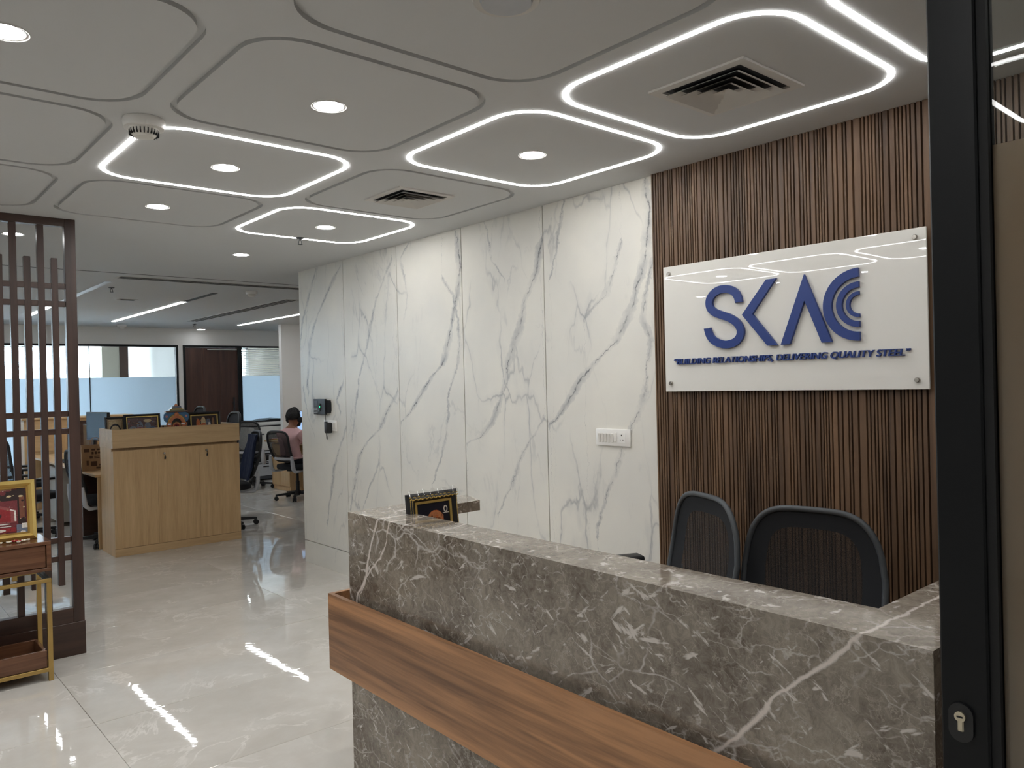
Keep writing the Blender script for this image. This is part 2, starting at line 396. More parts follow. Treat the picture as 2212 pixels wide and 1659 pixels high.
M = {}
def mats():
    M['ceil'] = plain('ceiling_paint', (205, 206, 206), 0.9, var=0.01, scale=3, spec=0.2)
    M['wall'] = plain('white_wall_paint', (226, 225, 222), 0.85, var=0.01, scale=3, spec=0.2)
    M['wall_grey'] = plain('grey_wall_paint', (190, 186, 180), 0.85, var=0.02, scale=3)
    M['beige'] = plain('beige_wall_paint', (196, 190, 176), 0.85, var=0.02, scale=3)
    M['wm'] = [mat_white_marble(v) for v in (VEINS[13:18], VEINS[10:13], VEINS[7:10], VEINS[4:7], VEINS[0:4])]; M['dm'] = mat_desk_marble(); M['floor'] = mat_floor()
    M['grout'] = plain('grout', (120, 112, 104), 0.8)
    M['joint'] = plain('joint_black', (30, 30, 32), 0.7)
    M['slat'] = wood('slat_walnut', (62, 45, 32), (122, 93, 68), 'z', 0.5, 1.2, rand=0.35, contrast=(0.3, 0.72), world=True)
    M['slat_back'] = plain('slat_backing', (18, 15, 13), 0.9)
    M['band'] = wood('veneer_walnut', (112, 79, 55), (186, 136, 94), 'y', 0.38, 1.15, 0.45, True, contrast=(0.34, 0.60), along=0.035)
    M['oak'] = wood('oak_laminate', (184, 150, 106), (212, 178, 132), 'z', 0.45, 1.3, 0.8, True, contrast=(0.34, 0.7))
    M['oakx'] = wood('oak_laminate_flat', (182, 150, 108), (208, 176, 132), 'x', 0.45, 1.3, 0.8, True, contrast=(0.34, 0.7))
    M['oaktop'] = wood('oak_desktop', (176, 142, 100), (206, 174, 130), 'y', 0.4, 1.3, 0.6, True, contrast=(0.34, 0.7))
    M['dwood'] = wood('dark_teak', (46, 33, 28), (76, 54, 46), 'z', 0.4, 1.2, 0.6, True)
    M['dwoodx'] = wood('dark_teak_flat', (48, 34, 29), (80, 57, 47), 'x', 0.32, 1.2, 0.6, True)
    M['tablewood'] = wood('walnut_table', (74, 48, 34), (122, 84, 60), 'x', 0.22, 1.3, 0.6, True)
    M['doorwood'] = wood('dark_door_veneer', (50, 30, 24), (84, 54, 42), 'z', 0.4, 0.9, 0.6, True)
    M['gold'] = plain('brushed_gold', (188, 158, 98), 0.35, 0.9, 0.05)
    M['goldf'] = plain('gilt', (228, 198, 118), 0.26, 0.5, 0.1)
    M['black'] = plain('black_plastic', (24, 25, 27), 0.5)
    M['blackm'] = plain('black_aluminium', (20, 22, 24), 0.38, 0.0, 0.04, spec=0.22)
    M['bead'] = plain('black_rubber', (14, 15, 17), 0.7)
    M['fabric'] = plain('black_fabric', (30, 32, 36), 0.95, var=0.2, scale=300)
    M['navy'] = plain('navy_cloth', (32, 44, 72), 0.95, var=0.2, scale=60)
    M['chairmesh'] = meshcloth('chair_net', (22, 24, 27), 0.16)
    M['netwin'] = meshcloth('sheer_net', (26, 27, 29), 0.32)
    M['sheer'] = meshcloth('dark_sheer_net', (24, 24, 26), 0.28)
    M['greyframe'] = plain('dark_grey_plastic', (66, 70, 74), 0.5)
    M['ltgrey'] = plain('light_grey_plastic', (176, 178, 182), 0.45)
    M['white'] = plain('white_plastic', (236, 234, 230), 0.35, var=0.01)
    M['offwhite'] = plain('off_white_plastic', (222, 219, 212), 0.4, var=0.01)
    M['acrylic'] = plain('white_acrylic', (226, 224, 218), 0.012, var=0.005, spec=0.5)
    M['blue'] = plain('logo_blue', (30, 56, 122), 0.4, var=0.02)
    M['steel'] = plain('steel', (190, 186, 180), 0.25, 1.0, 0.03)
    M['brass'] = plain('nickel', (206, 198, 176), 0.3, 0.9, 0.03)
    M['dark'] = plain('duct_dark', (36, 37, 40), 0.8)
    M['vent'] = plain('vent_enamel', (206, 203, 198), 0.6, var=0.01)
    M['screen'] = plain('monitor_glass', (14, 18, 26), 0.12, spec=0.35)
    M['strip'] = emit('led_strip', (1.0, 0.99, 0.97, 1), STRIP_POWER)
    M['strip_office'] = emit('office_led', (0.97, 0.985, 1.0, 1), STRIP_POWER*0.97)
    M['down'] = emit('downlight_disc', (0.985, 0.985, 0.98, 1), DOWNLIGHT_POWER)
    M['down_dim'] = emit('downlight_disc_dim', (0.985, 0.985, 0.98, 1), DOWNLIGHT_POWER*0.55)
    M['strip_off'] = plain('unlit_diffuser', (196, 200, 204), 0.4)
    M['glass'] = glass('clear_glass'); M['glassdoor'] = glass('door_glass', (0.86, 0.88, 0.87, 1), 0.6)
    M['frost'] = frosted('frosted_film', (226, 236, 244), 0.8)
    M['frostdoor'] = frosted('door_film', (214, 196, 176), 0.75, 0.05)
    M['kraft'] = wood('kraft_paper', (150, 118, 86), (172, 140, 106), 'z', 0.85, 1, 0.3)
    M['print'] = plain('brown_print', (78, 56, 42), 0.9)
    M['skin'] = plain('skin', (150, 104, 80), 0.55); M['hair'] = plain('black_hair', (20, 18, 18), 0.6, var=0.3, scale=120)
    M['pink'] = plain('pink_cotton', (222, 180, 180), 0.95, var=0.06, scale=14)
    M['trouser'] = plain('charcoal_trouser', (44, 46, 54), 0.95)
    M['bluescreen'] = emit('monitor_picture', (0.42, 0.62, 0.95, 1), 0.8)
    M['led'] = emit('green_led', (0.05, 1.0, 0.35, 1), 1.6)
    M['plasticwrap'] = glass('plastic_wrap', (0.92, 0.92, 0.92, 1), 0.9)
mats()

# ------------------------------------------------------------------ the setting
def build_floor():
    fl = struct(MB().box(-4, 8.5, -3.5, 18, -0.09, -0.012).build('floor', M['grout']), 'polished beige marble tile floor', 'floor')
    me = MB().cbox(-0.8155, 0.8155, -0.409, 0.409, -0.012, 0.0, 0.0012).mesh('tile', M['floor'])
    xs = [0.915+1.633*k+0.8165 for k in range(-4, 6)]
    ys = [3.34+0.82*k+0.41 for k in range(-9, 13)]
    for x in xs:
        for y in ys:
            if x < -4 or x > 8.5 or y > 13.8: continue
            put('tile', me, fl, (x, y, 0), (random.uniform(-1, 1)*0.0011, random.uniform(-1, 1)*0.0008, 0))
build_floor()

CX = [-1.715, -0.67, 0.38, 1.428, 2.477]
CYS = [-0.41, 0.595, 1.62, 2.655, 3.688, 4.692]
HX, HY, RC, GW = 0.466, 0.459, 0.175, 0.025
def rr(hx, hy, r, n=8):
    out = []
    for k, (sx, sy) in enumerate(((1, 1), (-1, 1), (-1, -1), (1, -1))):
        for i in range(n+1):
            a = PI/2*(k+i/n); out.append((sx*(hx-r)+r*math.cos(a), sy*(hy-r)+r*math.sin(a)))
    return out
def rr_cell(x0, x1, y0, y1, hx, hy, r, n=8):
    out = []; h = n//2
    for k, (sx, sy) in enumerate(((1, 1), (-1, 1), (-1, -1), (1, -1))):
        ex = x1 if sx > 0 else x0; ey = y1 if sy > 0 else y0
        a0 = (ex, sy*(hy-r)) if k % 2 == 0 else (sx*(hx-r), ey)
        a1 = (sx*(hx-r), ey) if k % 2 == 0 else (ex, sy*(hy-r))
        for i in range(n+1):
            if i <= h: t = i/h; out.append((a0[0]+(ex-a0[0])*t, a0[1]+(ey-a0[1])*t))
            else: t = (i-h)/h; out.append((ex+(a1[0]-ex)*t, ey+(a1[1]-ey)*t))
    return out
def build_ceiling():
    b = MB(); bx = [-2.245]+[(CX[i]+CX[i+1])/2 for i in range(4)]+[3.005]
    by = [-0.92]+[(CYS[i]+CYS[i+1])/2 for i in range(5)]+[5.19]
    A = rr(HX+GW/2, HY+GW/2, RC+GW/2); B = rr(HX-GW/2, HY-GW/2, RC-GW/2); N = len(A); up = 0.016
    for i, cx in enumerate(CX):
        for j, cy in enumerate(CYS):
            O = rr_cell(bx[i]-cx, bx[i+1]-cx, by[j]-cy, by[j+1]-cy, HX+GW/2, HY+GW/2, RC+GW/2)
            vs = [(cx+p[0], cy+p[1], H) for p in O]+[(cx+p[0], cy+p[1], H) for p in A]+[(cx+p[0], cy+p[1], H+up) for p in A]+[(cx+p[0], cy+p[1], H+up) for p in B]
            fs = []
            for k in range(3):
                fs += [(k*N+q, k*N+(q+1) % N, (k+1)*N+(q+1) % N, (k+1)*N+q) for q in range(N)]
            b.add(vs, fs)
    for y0, y1 in ((-3.5, 7.528), (7.542, FARY)):
        b.box(-4, -2.245, y0, y1, H, H+0.02); b.box(3.005, 8.5, y0, y1, H, H+0.02)
    b.box(-2.245, 3.005, -3.5, -0.92, H, H+0.02); b.box(-2.245, 3.005, 5.19, 7.528, H, H+0.02); b.box(-2.245, 3.005, 7.542, FARY, H, H+0.02)
    ce = b.build('ceiling', M['ceil'])
    # keep the underside facing down
    struct(ce, 'white gypsum ceiling with rounded square grooves', 'ceiling')
    p = MB(); vs = [(x, y, 0) for x, y in B]+[(x, y, up) for x, y in B]
    p.add(vs, [tuple(range(N)), tuple(range(N, 2*N))]+[(q, (q+1) % N, N+(q+1) % N, N+q) for q in range(N)])
    pm = p.mesh('ceiling_panel', M['ceil'])
    for cx in CX:
        for cy in CYS: put('ceiling_panel', pm, ce, (cx, cy, H))
    s = MB().box(-4, 8.5, -3.5, 18, H+0.03, H+0.12).build('light_leak_cover', M['dark'], ce)  # unseen slab added above the ceiling to stop light leaking in
    MB().box(-4, 8.5, 7.524, 7.546, H-0.0008, H+0.02).build('slot_shade_strip', M['joint'], ce)  # black strip over the slot, dark colour in place of its shade
    # LED outlines
    A2 = rr(HX+0.0075, HY+0.0075, RC+0.0075); B2 = rr(HX-0.0075, HY-0.0075, RC-0.0075)
    r = MB(); vs = [(x, y, -0.0035) for x, y in A2]+[(x, y, -0.0035) for x, y in B2]+[(x, y, 0.015) for x, y in A2]+[(x, y, 0.015) for x, y in B2]
    for q in range(N):
        w = (q+1) % N; b0 = len(r.f)
        r.f += [(q, w, N+w, N+q), (2*N+q, 2*N+w, 3*N+w, 3*N+q), (q, w, 2*N+w, 2*N+q), (N+q, N+w, 3*N+w, 3*N+q)]; r.m += [0, 1, 0, 0]
    r.v = vs; rm = r.mesh('strip_light', [M['strip'], M['white']])
    G = 'lit rounded square outlines in the ceiling'
    for (i, j), lab in {(4, 2): 'glowing rounded square LED outline around the large ceiling vent by the slatted wall', (4, 3): 'glowing rounded square LED outline in the middle, enclosing one downlight beside the marble wall',
            (4, 5): 'farthest glowing rounded square LED outline, crossed by a small sprinkler', (3, 4): 'glowing rounded square LED outline starting at the round smoke detector',
            (4, 1): 'glowing LED ceiling outline cut off at the top beside the black door frame',
            (1, 5): 'glowing LED outline overhead on the lounge side, beside the lattice screen', (1, 4): 'glowing LED outline overhead on the lounge side, second from the lattice screen',
            (1, 3): 'glowing LED outline overhead on the lounge side, third from the lattice screen', (1, 1): 'added unseen LED outline overhead on the lounge side, by the entrance'}.items():  # the outline by the entrance is unseen, added for lobby light
        tag(put('strip_light', rm, None, (CX[i], CYS[j], H)), lab, 'light', G)
build_ceiling()

def build_walls():
    # reception wall: backing, marble panels, slats
    w = struct(MB().box(WX+0.02, WX+0.2, -3.5, 6.67, -0.012, H+0.03).build('wall_reception', M['joint']), 'reception wall of white veined marble and ribbed walnut', 'wall')
    ys = [6.67, 5.845, 5.022, 4.21, 3.40, 2.56]
    for k, (a, b) in enumerate(zip(ys[:-1], ys[1:])):
        y0, y1 = b+(0.0038 if k < 4 else 0.0), a-(0.0038 if k else 0.0)
        MB().box(WX, WX+0.02, y0, y1, 0.2015, H).build('marble_panel', M['wm'][k], w)
        MB().box(WX, WX+0.02, y0, y1, 0, 0.1955).build('skirting_panel', M['wm'][k], w)
    MB().box(WX-0.008, WX+0.02, -0.5, 2.556, 0, H).build('slat_backing', M['slat_back'], w)
    sm = MB().add([(0,-.5,0),(0,.5,0),(0,.5,1),(0,-.5,1),(-1,-.42,0),(-1,.42,0),(-1,.42,1),(-1,-.42,1)],
        [(0,1,2,3),(4,5,6,7),(0,1,5,4),(1,2,6,5),(2,3,7,6),(3,0,4,7)]).mesh('slat', M['slat'])
    rnd = random.Random(3); y = 2.554
    pat = [0.010, 0.008, 0.014, 0.009, 0.022, 0.008, 0.010, 0.030, 0.009, 0.012, 0.017, 0.008, 0.011, 0.024]
    last = 0
    while y > -0.48:
        wd = rnd.choice(pat); wd *= rnd.uniform(0.9, 1.1)
        o = put('slat', sm, w, (WX-0.008, y-wd/2, 0.0), None, (0.014, wd, H)); y -= wd+0.0042
    # plain shell round the place
    struct(MB().box(-4.1, -4, -3.6, 18, -0.09, H+0.12).build('wall_left', M['wall']), 'plain wall on the lounge side', 'wall')
    struct(MB().box(-4, WX+0.2, -3.6, -3.5, -0.09, H+0.12).build('wall_back', M['wall']), 'plain wall behind the entrance', 'wall')
    struct(MB().box(8.4, 8.5, 6.0, 18, -0.09, H+0.12).build('wall_right', M['wall']), 'plain wall beyond the work desks', 'wall')
    struct(MB().box(WX+0.2, 8.5, 6.0, 6.1, -0.09, H+0.12).build('wall_core', M['wall']), 'plain wall closing the work area', 'wall')
    # white column by the printer
    struct(MB().box(5.63, 6.6, 12.3, 12.40, 0, H).build('wall_column', M['wall']), 'white square column beside the printer', 'column')
build_walls()

def frame_rect(b, x0, x1, z0, z1, y0, y1, t):
    b.box(x0, x0+t, y0, y1, z0, z1); b.box(x1-t, x1, y0, y1, z0, z1); b.box(x0+t, x1-t, y0, y1, z1-t, z1); b.box(x0+t, x1-t, y0, y1, z0, z0+t)
def build_far():
    Y = FARY
    bh = MB().box(-4, 8.5, Y, Y+0.12, 2.375, H); bh.box(4.462, 4.545, Y, Y+0.12, 0, 2.375); bh.box(6.45, 8.5, Y, Y+0.12, 0, 2.375)
    struct(bh.build('wall_far', M['wall']), 'white wall above the glazed cabin fronts', 'wall')
    # glazed cabin front
    f = MB(); frame_rect(f, -4, 4.462, 0, 2.375, Y-0.01, Y+0.07, 0.035)
    w1 = struct(f.build('window_1', M['blackm']), 'black framed glass cabin front with frosted lower band', 'window')
    px = [-3.96, -2.7, -1.5, -0.3, 0.75, 1.9, 3.09, 4.427]
    for a, b in zip(px[:-1], px[1:]):
        p = MB().box(a+0.006, b-0.006, Y+0.025, Y+0.035, 0.036, 2.339).build('pane', M['glass'], w1)
        MB().box(a+0.006, b-0.006, Y+0.018, Y+0.022, 0.036, 1.835).build('frosted_film', M['frost'], p)
        if b < 4.4: MB().box(b-0.006, b+0.006, Y+0.015, Y+0.045, 0.036, 2.339).build('pane_joint', M['blackm'], w1)
    # door
    d = MB(); d.box(4.545, 4.58, Y-0.015, Y+0.1, 0, 2.375); d.box(5.50, 5.545, Y-0.015, Y+0.1, 0, 2.375); d.box(4.58, 5.50, Y-0.015, Y+0.1, 2.335, 2.375)
    dr = struct(d.build('door_1', M['blackm']), 'dark wood cabin door in a black frame', 'door')
    for i in range(3):
        MB().box(4.582+i*0.306, 4.582+(i+1)*0.306-0.002, Y+0.01, Y+0.05, 0.01, 2.333).build('door_panel', M['doorwood'], dr)
    h = MB().cyl((5.40, Y-0.045, 0.9), (5.40, Y-0.045, 1.45), 0.016, n=12)
    h.cyl((5.40, Y-0.045, 1.0), (5.40, Y+0.01, 1.0), 0.009).cyl((5.40, Y-0.045, 1.35), (5.40, Y+0.01, 1.35), 0.009)
    h.build('pull_handle', M['black'], dr, 40)
    MB().box(4.95, 5.48, Y-0.03, Y+0.01, 2.295, 2.312).build('door_closer', M['steel'], dr)
    # second glass front with blind
    f = MB(); frame_rect(f, 5.545, 6.45, 0, 2.375, Y-0.01, Y+0.07, 0.03)
    w2 = struct(f.build('window_2', M['blackm']), 'glass cabin front with white blind above a frosted band', 'window')
    p = MB().box(5.575, 6.42, Y+0.025, Y+0.035, 0.03, 2.345).build('pane', M['glass'], w2)
    MB().box(5.575, 6.42, Y+0.018, Y+0.022, 0.03, 1.83).build('frosted_film', M['frost'], p)
    sm = MB().add([(5.58,0,0),(6.41,0,0),(6.41,.03,.014),(5.58,.03,.014),(5.58,0,.002),(6.41,0,.002),(6.41,.03,.016),(5.58,.03,.016)],
        [(0,3,2,1),(4,5,6,7),(0,1,5,4),(1,2,6,5),(2,3,7,6),(3,0,4,7)]).mesh('blind_slat', M['white'])
    for k in range(13): put('blind_slat', sm, w2, (0, Y+0.06, 1.84+k*0.039))
    # cabins: partition, back wall with daylight window
    struct(MB().box(4.47, 4.57, Y+0.12, 17.5, 0, H).build('wall_cabin', M['wall']), 'beige wall between the cabins', 'wall')
    b = MB(); b.box(-4, 8.5, 17.5, 17.65, -0.09, 0.55); b.box(-4, 8.5, 17.5, 17.65, 2.56, H+0.12); b.box(4.44, 4.75, 17.5, 17.65, 0.55, 2.56); b.box(7.2, 8.5, 17.5, 17.65, 0.55, 2.56)
    struct(b.build('wall_facade', M['beige']), 'outer wall of the cabins with wide windows', 'wall')
    struct(MB().box(-4, 8.5, FARY+0.12, 17.65, H-0.02, H).build('ceiling_cabin', M['ceil']), 'ceiling of the cabins', 'ceiling')
    b = MB()
    for x in (-2.6, -1.2, 0.2, 1.6, 2.8, 4.41, 4.78, 6.0, 7.17): b.box(x-0.03, x+0.03, 17.5, 17.6, 0.55, 2.56)
    b.box(-4, 7.2, 17.5, 17.6, 2.5, 2.56); b.box(-4, 7.2, 17.5, 17.6, 0.55, 0.6)
    w3 = struct(b.build('window_3', M['white']), 'bright outer window with white mullions', 'window')
    bs = MB().box(-3.9, 3.9, 17.40, 17.43, 0, 0.004).mesh('blind_slat', M['white'])
    for k in range(6): put('blind_slat', bs, w3, (0, 0, 2.20+k*0.045))
    for k in range(6): put('blind_slat', bs, w3, (0, 0, 1.72+k*0.045))
    struct(MB().box(3.66, 3.95, 15.5, 15.6, 0, H-0.02).build('wall_cabin_pier', M['beige']), 'beige pier inside the glass cabin', 'wall')
    struct(MB().box(3.95, 4.10, 15.49, 15.6, 0, H-0.02).build('wall_cabin_panel', M['doorwood']), 'brown wood panel beside the pier inside the glass cabin', 'wall')
    # house across the street
    hs = thing('building', 'pale concrete building seen through the bright outer window', 'building', (0, 34, 0))
    MB().box(-22, 16, 0, 6, -12, 1.9).build('wall', M['wall_grey'], hs)
    gm = MB().box(-0.8, 0.8, -0.06, 0.0, 0, 1.1).mesh('window', M['screen'])
    for i in range(14): put('window', gm, hs, (-20+i*2.4, 0, 0.2))
    MB().box(-22, 16, -0.3, 0, 1.55, 1.95).build('cornice', M['wall'], hs)
build_far()

# ------------------------------------------------------------------ ceiling fittings
def downlight_mesh():
    ring = MB().lathe([(0.057, 0.0), (0.066, -0.004), (0.066, 0.0)], n=28).mesh('trim_ring', M['white'], 30)
    dc = [(0.056*math.cos(2*PI*k/20), 0.056*math.sin(2*PI*k/20)) for k in range(20)]
    disc = MB().add([(x, y, -0.002) for x, y in dc]+[(x, y, 0.004) for x, y in dc], [tuple(range(20))]+[(k, (k+1) % 20, 20+(k+1) % 20, 20+k) for k in range(20)], 0)
    disc.m = [0]+[1]*20; disc = disc.mesh('diffuser', [M['down'], M['white']])
    dim = disc.copy(); dim.materials[0] = M['down_dim']
    return ring, disc, dim
def build_fittings():
    ring, disc, dim = downlight_mesh()
    G = 'round recessed ceiling downlights'
    for x, y, lab in [(1.428, 2.655, 'round recessed downlight in the unlit square between two lit outlines'), (2.477, 2.66, 'round downlight inside the middle lit outline'),
            (1.428, 3.688, 'round downlight inside the lit outline that starts at the smoke detector'), (1.42, 4.695, 'round downlight in the unlit square just before the wooden screen'),
            (2.48, 4.695, 'round downlight inside the farthest lit outline'), (2.443, 6.03, 'round downlight beyond the last lit outline, near the marble wall end'),
            (0.908, 6.03, 'round downlight seen through the top of the wooden screen'), (0.392, 2.67, 'round downlight cut by the left picture edge'),
            (0.38, 3.688, 'round downlight overhead to the left of the smoke detector'), (-0.67, 4.69, 'round downlight in the lounge side outline by the lattice screen'),
            (-0.67, 2.66, 'added unseen downlight in the third lounge side outline'), (-1.715, 3.69, 'added unseen downlight near the lounge wall, middle of three'), (-1.715, 1.62, 'added unseen downlight near the lounge wall, closest to the entrance'),  # unseen lamps, added for more light from the lobby side
            (-1.715, 4.69, 'added unseen downlight near the lounge wall, beside the lattice screen'), (-0.67, 0.6, 'added unseen downlight in the outline by the entrance'), (-0.65, 6.03, 'round downlight behind the lattice screen'), (-2.2, 6.03, 'round downlight behind the lattice screen near the lounge wall'),  # first pair unseen, added for lobby light; last pair continues the visible row
            (1.428, 0.6, 'added unseen downlight overhead just inside the entrance door'), (0.38, 0.6, 'added unseen downlight overhead above the entrance'), (0.4, -1.8, 'added unseen downlight outside the entrance door'), (-1.8, -1.8, 'added unseen downlight outside the entrance, lounge side'), (2.4, -1.8, 'added unseen downlight outside the entrance, wall side')]:  # all out of view, put in to brighten the entrance side
        t = thing('downlight', lab, 'light', (x, y, H), 0, G); put('trim_ring', ring, t); put('diffuser', dim if y > 5.5 else disc, t)
    # air vents
    def vent(x, y, s, lab):
        t = thing('ceiling_vent', lab, 'vent', (x, y, H), 0, 'square louvred ceiling vents')
        b = MB()
        for a0, a1, zz in ((s, s*0.82, -0.008),):
            b.box(-a0, a0, -a0, -a1, zz, 0); b.box(-a0, a0, a1, a0, zz, 0); b.box(-a0, -a1, -a1, a1, zz, 0); b.box(a1, a0, -a1, a1, zz, 0)
        b.build('frame', M['vent'], t)
        MB().box(-s*0.8, s*0.8, -s*0.8, s*0.8, -0.002, -0.0005).build('duct', M['dark'], t)
        for k, a in enumerate((0.78, 0.58, 0.38)):
            o, i = s*a, s*(a-0.185); vs = []
            for q, z in ((o, -0.022), (i, -0.003)):
                vs += [(-q, -q, z), (q, -q, z), (q, q, z), (-q, q, z)]
            for q, z in ((o-0.004, -0.019), (i-0.004, 0.0)):
                vs += [(-q, -q, z), (q, -q, z), (q, q, z), (-q, q, z)]
            fs = []
            for e in range(4):
                w = (e+1) % 4; fs += [(e, w, 4+w, 4+e), (8+e, 8+w, 12+w, 12+e), (e, w, 8+w, 8+e), (4+e, 4+w, 12+w, 12+e)]
            MB().add(vs, fs).build('louvre', M['vent'], t)
        MB().add([(-s*.19,-s*.19,-.022),(s*.19,-s*.19,-.022),(s*.19,s*.19,-.022),(-s*.19,s*.19,-.022),(0,0,-.003)], [(0,1,4),(1,2,4),(2,3,4),(3,0,4)]).build('louvre', M['vent'], t)
    vent(2.485, 1.62, 0.20, 'large square ceiling vent inside the lit outline near the slatted wall')
    vent(2.475, 3.685, 0.185, 'square ceiling vent in the unlit square along the marble wall')
    # detectors
    def detector(x, y, sc, lab, deep=True):
        t = thing('smoke_detector', lab, 'detector', (x, y, H), 0, 'round ceiling smoke detectors')
        MB().lathe([(0.001, 0), (0.075*sc, 0), (0.078*sc, -0.012*sc), (0.073*sc, -0.036*sc), (0.001, -0.036*sc)], n=32).build('base', M['white'], t, 30)
        MB().lathe([(0.001, -0.036*sc), (0.055*sc, -0.036*sc), (0.052*sc, -0.052*sc), (0.036*sc, -0.07*sc), (0.001, -0.074*sc)], n=32).build('sensor_cap', M['offwhite'], t, 30)
        if deep:
            fm = MB().box(-0.0018*sc, 0.0018*sc, 0.046*sc, 0.0545*sc, -0.0635*sc, -0.043*sc).mesh('slot', M['dark'])
            for k in range(24): put('slot', fm, t, None, (0, 0, 2*PI*k/24))
    detector(0.93, 3.22, 1.0, 'round white smoke detector at the corner of the lit outline on the left')
    detector(3.45, 13.35, 0.9, 'small white smoke detector on the far ceiling above the cabin glass', False)
    detector(3.46, 8.28, 0.8, 'small white smoke detector on the ceiling beside the marble wall end', False)
    t = thing('ceiling_speaker', 'round grey ceiling fitting cut off at the top of the picture', 'speaker', (1.424, 1.62, H))
    MB().lathe([(0.001, -0.012), (0.07, -0.012), (0.075, 0), (0.001, 0)], n=32).build('grille', M['ltgrey'], t, 30)
    MB().lathe([(0.075, 0), (0.092, -0.006), (0.095, 0)], n=32).build('rim', M['vent'], t, 30)
    # sprinklers
    def sprinkler(x, y, lab):
        t = thing('sprinkler', lab, 'sprinkler', (x, y, H), 0, 'small ceiling sprinklers')
        MB().lathe([(0.001, 0), (0.03, 0), (0.026, -0.006), (0.001, -0.006)], n=20).build('rosette', M['greyframe'], t, 30)
        MB().cyl((0, 0, -0.006), (0, 0, -0.02), 0.008, n=10).cyl((-0.009, 0, -0.02), (-0.012, 0, -0.045), 0.0025, n=6).cyl((0.009, 0, -0.02), (0.012, 0, -0.045), 0.0025, n=6).build('body', M['greyframe'], t)
        MB().cyl((0, 0, -0.045), (0, 0, -0.048), 0.017, n=16).build('deflector', M['greyframe'], t)
    sprinkler(2.508, 5.13, 'small metal sprinkler hanging over the farthest lit outline')
    sprinkler(2.14, 8.62, 'metal sprinkler on the far ceiling next to the wooden screen')
    sprinkler(4.39, 12.8, 'tiny sprinkler on the far ceiling above the cabin door')
    # linear slot diffusers and strip lights of the work area
    def linear_vent(x0, x1, y0, y1, lab):
        t = thing('linear_diffuser', lab, 'vent', ((x0+x1)/2, (y0+y1)/2, H), 0, 'slot air diffusers in the work area')
        a, c = (x1-x0)/2, (y1-y0)/2
        MB().box(-a, a, -c, c, -0.004, 0).build('frame', M['vent'], t)
        n = 3
        for k in range(n):
            if a > c: q = -c+2*c*(k+0.5)/n; MB().box(-a+0.02, a-0.02, q-c/n*0.62, q+c/n*0.62, -0.0055, -0.0045).build('slot', M['dark'], t)
            else: q = -a+2*a*(k+0.5)/n; MB().box(q-a/n*0.62, q+a/n*0.62, -c+0.02, c-0.02, -0.0055, -0.0045).build('slot', M['dark'], t)
    linear_vent(1.98, 5.2, 7.72, 7.86, 'long slot air diffuser running parallel to the shadow gap')
    linear_vent(4.10, 4.26, 8.8, 12.3, 'long slot air diffuser running between two office strip lights')
    linear_vent(2.47, 2.67, 9.62, 9.74, 'short dark ceiling slot vent near the wooden screen')
    def strip(x, y0, y1, lit0, lit1, lab, off='strip_off'):
        t = thing('office_strip_light', lab, 'light', (x, (y0+y1)/2, H), 0, 'straight strip lights in the work area'); m = (y0+y1)/2
        if y0 > FARY: t.location.z = H-0.02
        if lit0 > y0: MB().box(-0.03, 0.03, y0-m, lit0-m, -0.004, 0).build('unlit_lens', M[off], t)
        MB().box(-0.024, 0.024, lit0-m, lit1-m, -0.006, 0).build('lit_lens', M['strip_office'], t)
    strip(2.0, 8.15, 12.4, 10.2, 12.4, 'straight strip light half seen through the wooden screen')
    strip(3.18, 8.6, 12.75, 9.6, 12.75, 'straight strip light with an unlit end in the middle of the far ceiling', 'greyframe')
    strip(5.1, 9.2, 12.75, 9.2, 12.75, 'straight strip light that ends behind the marble wall')
    strip(0.8, 8.6, 12.75, 8.6, 12.75, 'added strip light, unseen behind the lattice screen')  # unseen lamp, added to brighten the work area
    strip(-0.6, 8.6, 12.75, 8.6, 12.75, 'added strip light, unseen far behind the lattice screen')  # another unseen lamp added for office light
    strip(6.9, 8.6, 12.75, 8.6, 12.75, 'added unseen strip light above the hidden desks')  # out of view, added to raise the office light level
    strip(3.2, 14.3, 17.0, 14.3, 17.0, 'straight strip light inside the glazed cabin')
    strip(6.2, 14.3, 17.0, 14.3, 17.0, 'added unseen strip light inside the cabin with the blind')  # unseen lamp added to brighten the frosted glass from behind
    t = thing('surface_lamp', 'small round surface lamp on the far ceiling above the cabin door', 'light', (4.756, 13.55, H))
    MB().lathe([(0.001, 0), (0.07, 0), (0.07, -0.03), (0.001, -0.03)], n=20).build('housing', M['white'], t, 30)
    MB().lathe([(0.001, -0.030), (0.062, -0.030), (0.062, -0.036), (0.001, -0.036)], n=20).build('diffuser', M['strip_office'], t)
build_fittings()

